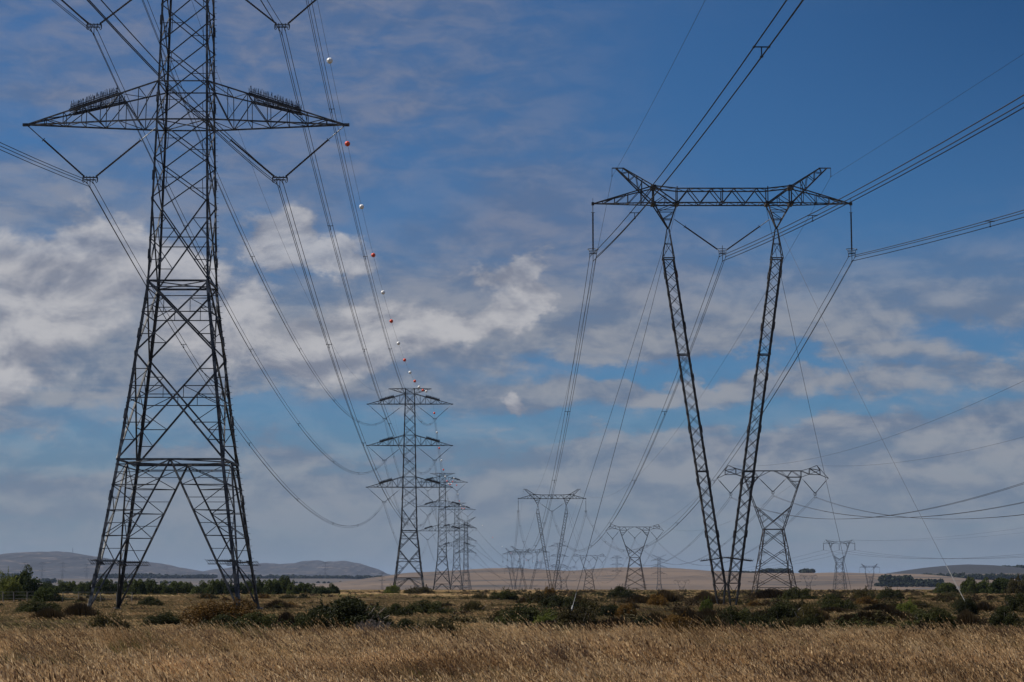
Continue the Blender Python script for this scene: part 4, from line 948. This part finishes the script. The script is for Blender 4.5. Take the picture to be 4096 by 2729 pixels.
# wire fence on the left
fr = empty('wire_fence', (-50, 220, 0)); tag(fr, 'old wire fence of leaning wooden posts left of the huge pylon', 'fence')
prev = None
for i, px in enumerate((-30, 30, 73, 125, 171, 232, 265, 330, 418, 480, 540)):
    D = 222-i*1.2; m = MB(); x = X(px, D)+50; y = D-220; h = 1.2+.12*math.sin(i*3.1); tl = .08*math.sin(i*5.3)
    m.tube([(x, y, -.3), (x+tl*.5, y, h*.5), (x+tl, y, h)], [.055, .05, .045], 6); m.build('post', M['wood'], fr)
    if prev: 
        m = MB()
        for z_ in (.5, .85, 1.2): m.tube([(prev[0], prev[1], z_), (x, y, z_)], .008, 4)
        m.build('fence_wire', M['wire'], fr)
    prev = (x, y)

# radio mast on the blue hill
mm_ = MB(); mm_.bar((0, 0, 0), (0, 0, 19), 1.3, 1.3); mm_.bar((0, 0, 19), (0, 0, 26), .5)
for z_ in (6, 11, 15, 18.5): mm_.bar((-1.4, 0, z_), (1.4, 0, z_), .6)
o = mm_.build('radio_mast', M['steel']); o.location = (-1975, 9000, 147); tag(o, 'tiny radio mast on the crest of the blue hill at far left', 'mast')

# ------------------------------------------------------------------ grass (instanced tufts)
def tuft(seed, n, w, m, head=True, hmin=.35, hmax=.75, spread=.2, lean=.42):
    rg = np.random.default_rng(seed); V = []; F = []; k = 0
    for i in range(n):
        x, y = rg.normal(0, spread, 2); h = rg.uniform(hmin, hmax); ln = lean*h*rg.uniform(.5, 1.5); dy = rg.normal(0, .1)*h; r_ = rg.uniform(0, 3.14); wx, wy = w*math.cos(r_), w*math.sin(r_)
        pts = [(x-ln*t*t, y+dy*t, h*(t-.12*t*t*t)) for t in (0, .4, .72, 1.0)]; ws = (1, .8, .55, .3)
        for p, s_ in zip(pts, ws): V += [(p[0]-wx*s_, p[1]-wy*s_, p[2]), (p[0]+wx*s_, p[1]+wy*s_, p[2])]
        F += [(k, k+1, k+3, k+2), (k+2, k+3, k+5, k+4), (k+4, k+5, k+7, k+6)]; k += 8
        if head and rg.random() < .75:
            p0 = np.array(pts[2]); p1 = np.array(pts[3])
            for j in range(5):
                c = p0+(p1-p0)*(j/4*1.25); a = np.array((-.35, 0, .8))*.028*rg.uniform(.7, 1.4)+rg.normal(0, .006, 3); b = rg.normal(0, 1, 3); b = b/np.linalg.norm(b)*w*1.5
                V += [tuple(c-a-b*.3), tuple(c-a*.2+b), tuple(c+a), tuple(c-b)]; F.append((k, k+1, k+2, k+3)); k += 4
    me = bpy.data.meshes.new('tuft'); me.from_pydata(V, [], F); me.materials.append(m); return me
def scatter(name, pts, scl, rot, idx, meshes):
    """one 'stuff' object: points carry size, turn and variant; geometry nodes put a tuft on each"""
    col = bpy.data.collections.new(name+'_tufts')
    for i, me in enumerate(meshes): o = bpy.data.objects.new(f'{name}_tuft_{i:02d}', me); col.objects.link(o)
    me = bpy.data.meshes.new(name); n = len(pts); me.vertices.add(n); me.vertices.foreach_set('co', np.asarray(pts, np.float32).reshape(-1))
    a = me.attributes.new('scl', 'FLOAT_VECTOR', 'POINT'); a.data.foreach_set('vector', np.asarray(scl, np.float32).reshape(-1))
    a = me.attributes.new('rot', 'FLOAT', 'POINT'); a.data.foreach_set('value', np.asarray(rot, np.float32))
    a = me.attributes.new('idx', 'INT', 'POINT'); a.data.foreach_set('value', np.asarray(idx, np.int32))
    ob = bpy.data.objects.new(name, me); C.objects.link(ob)
    ng = bpy.data.node_groups.new(name, 'GeometryNodeTree'); ng.interface.new_socket('Geometry', in_out='INPUT', socket_type='NodeSocketGeometry'); ng.interface.new_socket('Geometry', in_out='OUTPUT', socket_type='NodeSocketGeometry')
    N = ng.nodes; Lk = ng.links; gi = N.new('NodeGroupInput'); go = N.new('NodeGroupOutput'); ci = N.new('GeometryNodeCollectionInfo'); ci.inputs['Collection'].default_value = col; ci.inputs['Separate Children'].default_value = True; ci.inputs['Reset Children'].default_value = True
    ip = N.new('GeometryNodeInstanceOnPoints'); ip.inputs['Pick Instance'].default_value = True
    def att(nm, ty): q = N.new('GeometryNodeInputNamedAttribute'); q.data_type = ty; q.inputs['Name'].default_value = nm; return q.outputs['Attribute']
    cr = N.new('ShaderNodeCombineXYZ'); Lk.new(att('rot', 'FLOAT'), cr.inputs[2])
    Lk.new(gi.outputs[0], ip.inputs['Points']); Lk.new(ci.outputs[0], ip.inputs['Instance']); Lk.new(att('idx', 'INT'), ip.inputs['Instance Index']); Lk.new(cr.outputs[0], ip.inputs['Rotation']); Lk.new(att('scl', 'FLOAT_VECTOR'), ip.inputs['Scale']); Lk.new(ip.outputs[0], go.inputs[0])
    md = ob.modifiers.new('scatter', 'NODES'); md.node_group = ng; tag(ob, kind='stuff'); return ob
rg = np.random.default_rng(11)
def field(n, d0, d1, um=.33):
    D = np.sqrt(rg.uniform(d0*d0, d1*d1, n)); u = rg.uniform(-um, um, n); return u*D, D
def wob(x, y, s, ph): return np.sin(x*s+ph)*np.sin(y*s*1.3+ph*2)+.5*np.sin(x*s*2.3+y*s*1.1+ph*3)
# golden foreground grass
x, y = field(30000, 15, 74); edge = 45+5*wob(x, y, .3, 5)*.5+5*wob(x, y, .12, 1)+5*np.sin(x*.21); keep = (y < edge) | (rg.random(len(x)) < .12); x, y = x[keep], y[keep]
n = len(x); gw = wob(x, y, .35, 2); idx = np.where((gw > .55) & (rg.random(n) < .75) | (rg.random(n) < .12), rg.integers(5, 8, n), rg.integers(0, 5, n)); idx = np.where((rg.random(n) < .16) | ((gw < -.6) & (rg.random(n) < .5)), rg.integers(8, 10, n), idx)
s = rg.uniform(.65, 1.3, n)*(1+.20*wob(x, y, .5, 4))*(1+.16*wob(x, y, .17, 8)); idx = np.where(rg.random(n) < .07, rg.integers(10, 12, n), idx); tuftsA = [tuft(i, 34, .0085, M['grass'], True, .22, .50, .2, .5) for i in range(5)]+[tuft(10+i, 30, .008, M['grassg'], False, .2, .45) for i in range(3)]+[tuft(20+i, 26, .008, M['grassb'], True, .2, .52, .25, .6) for i in range(2)]+[tuft(30+i, 9, .006, M['grass'], True, .5, .82, .3, .5) for i in range(2)]
scatter('golden_grass', np.stack([x, y, gz(x, y)], 1), np.stack([s, s, s*rg.uniform(.85, 1.15, n)], 1), rg.uniform(-.6, .6, n), idx, tuftsA)
# mixed grass of the middle ground
x, y = field(42000, 60, 300); n = len(x); gw = wob(x, y, .06, 5); s = rg.uniform(1.0, 1.8, n); left = (x/y < 0)
g2 = wob(x, y, .17, 3); u_ = x/y
pale = (gw+.7*g2 > np.where(y < 110, .5, .1)) & (rg.random(n) < np.where(u_ > .02, .45, .75)) | (rg.random(n) < .12) | (left & (y > 110) & (rg.random(n) < .75))
idx = np.where(pale, rg.integers(0, 3, n), np.where(rg.random(n) < .4, rg.integers(3, 5, n), rg.integers(5, 8, n)))
tuftsB = [tuft(40+i, 30, .014, M[('grass', 'grassm', 'grassm')[i]], True, .15, .38, .3) for i in range(3)]+[tuft(50+i, 30, .014, M['grassg'], False, .15, .34, .3) for i in range(2)]+[tuft(60+i, 30, .014, M['grassb'], False, .15, .36, .3) for i in range(2)]+[tuft(65, 34, .016, M['scrubg'], False, .15, .42, .3)]
scatter('field_grass', np.stack([x, y, gz(x, y)], 1), np.stack([s, s, rg.uniform(.7, 1.15, n)*(.55+.45*sm(y, 70, 150))], 1), rg.uniform(-.6, .6, n), idx, tuftsB)
# low heath between the bushes: ground cover
x, y = field(9000, 66, 560); n = len(x); u_ = x/y; gw = wob(x, y, .045, 9)+.8*wob(x, y, .13, 4); keep = (rg.random(n) < np.where(u_ > .015, .42, np.where(u_ > -.1, .5, .42))) & (gw > np.where(u_ > .015, -.25, np.where(y < 115, -.35, .25))); x, y = x[keep], y[keep]; n = len(x)
s = rg.uniform(.45, 1.2, n)*(1+.0006*y)
scatter('heath_scrub', np.stack([x, y, gz(x, y)], 1), np.stack([s, s, s*rg.uniform(.35, .75, n)*np.where(u_[keep] > 0, 1, .7)], 1), rg.uniform(0, 6.28, n), rg.integers(0, 6, n), [foliage('scrub', 90+i, 900, .035, M[k_], 16, sprig=.25, upright=.3, aspect=1.8) for i, k_ in enumerate(('green', 'olive', 'olive', 'scrubg', 'reed', 'reed'))])
x, y = field(26000, 290, 1000); n = len(x); s = rg.uniform(2.5, 5, n); gw = wob(x, y, .03, 7); right = x/y > .03
idx = np.where((gw > .1) & ~(right & (rg.random(n) < .6)), rg.integers(0, 3, n), rg.integers(3, 7, n))
scatter('far_grass', np.stack([x, y, gz(x, y)], 1), np.stack([s, s, rg.uniform(.7, 1.2, n)], 1), rg.uniform(-.6, .6, n), idx, [tuft(80+i, 26, .02, (M['grass'], M['grassg'], M['grassb'])[0 if i < 3 else 1 if i < 5 else 2], False, .2, .5, .32) for i in range(7)])

# ------------------------------------------------------------------ air
hz = MB(); a = 22000; z0, z1 = -30, 172
hz.add([(-a, -a, z0), (a, -a, z0), (a, a, z0), (-a, a, z0), (-a, -a, z1), (a, -a, z1), (a, a, z1), (-a, a, z1)], [(3, 2, 1, 0), (4, 5, 6, 7), (0, 1, 5, 4), (1, 2, 6, 5), (2, 3, 7, 6), (3, 0, 4, 7)])
hm = bpy.data.materials.new('air'); hm.use_nodes = True; hn = hm.node_tree; hn.nodes.clear(); ho = hn.nodes.new('ShaderNodeOutputMaterial'); hv = hn.nodes.new('ShaderNodeVolumePrincipled')
hv.inputs['Color'].default_value = (.50, .66, .98, 1); hv.inputs['Density'].default_value = 2.3e-5; hv.inputs['Anisotropy'].default_value = .2; hn.links.new(hv.outputs[0], ho.inputs['Volume'])
ho_ = hz.build('haze', hm); tag(ho_, kind='stuff')
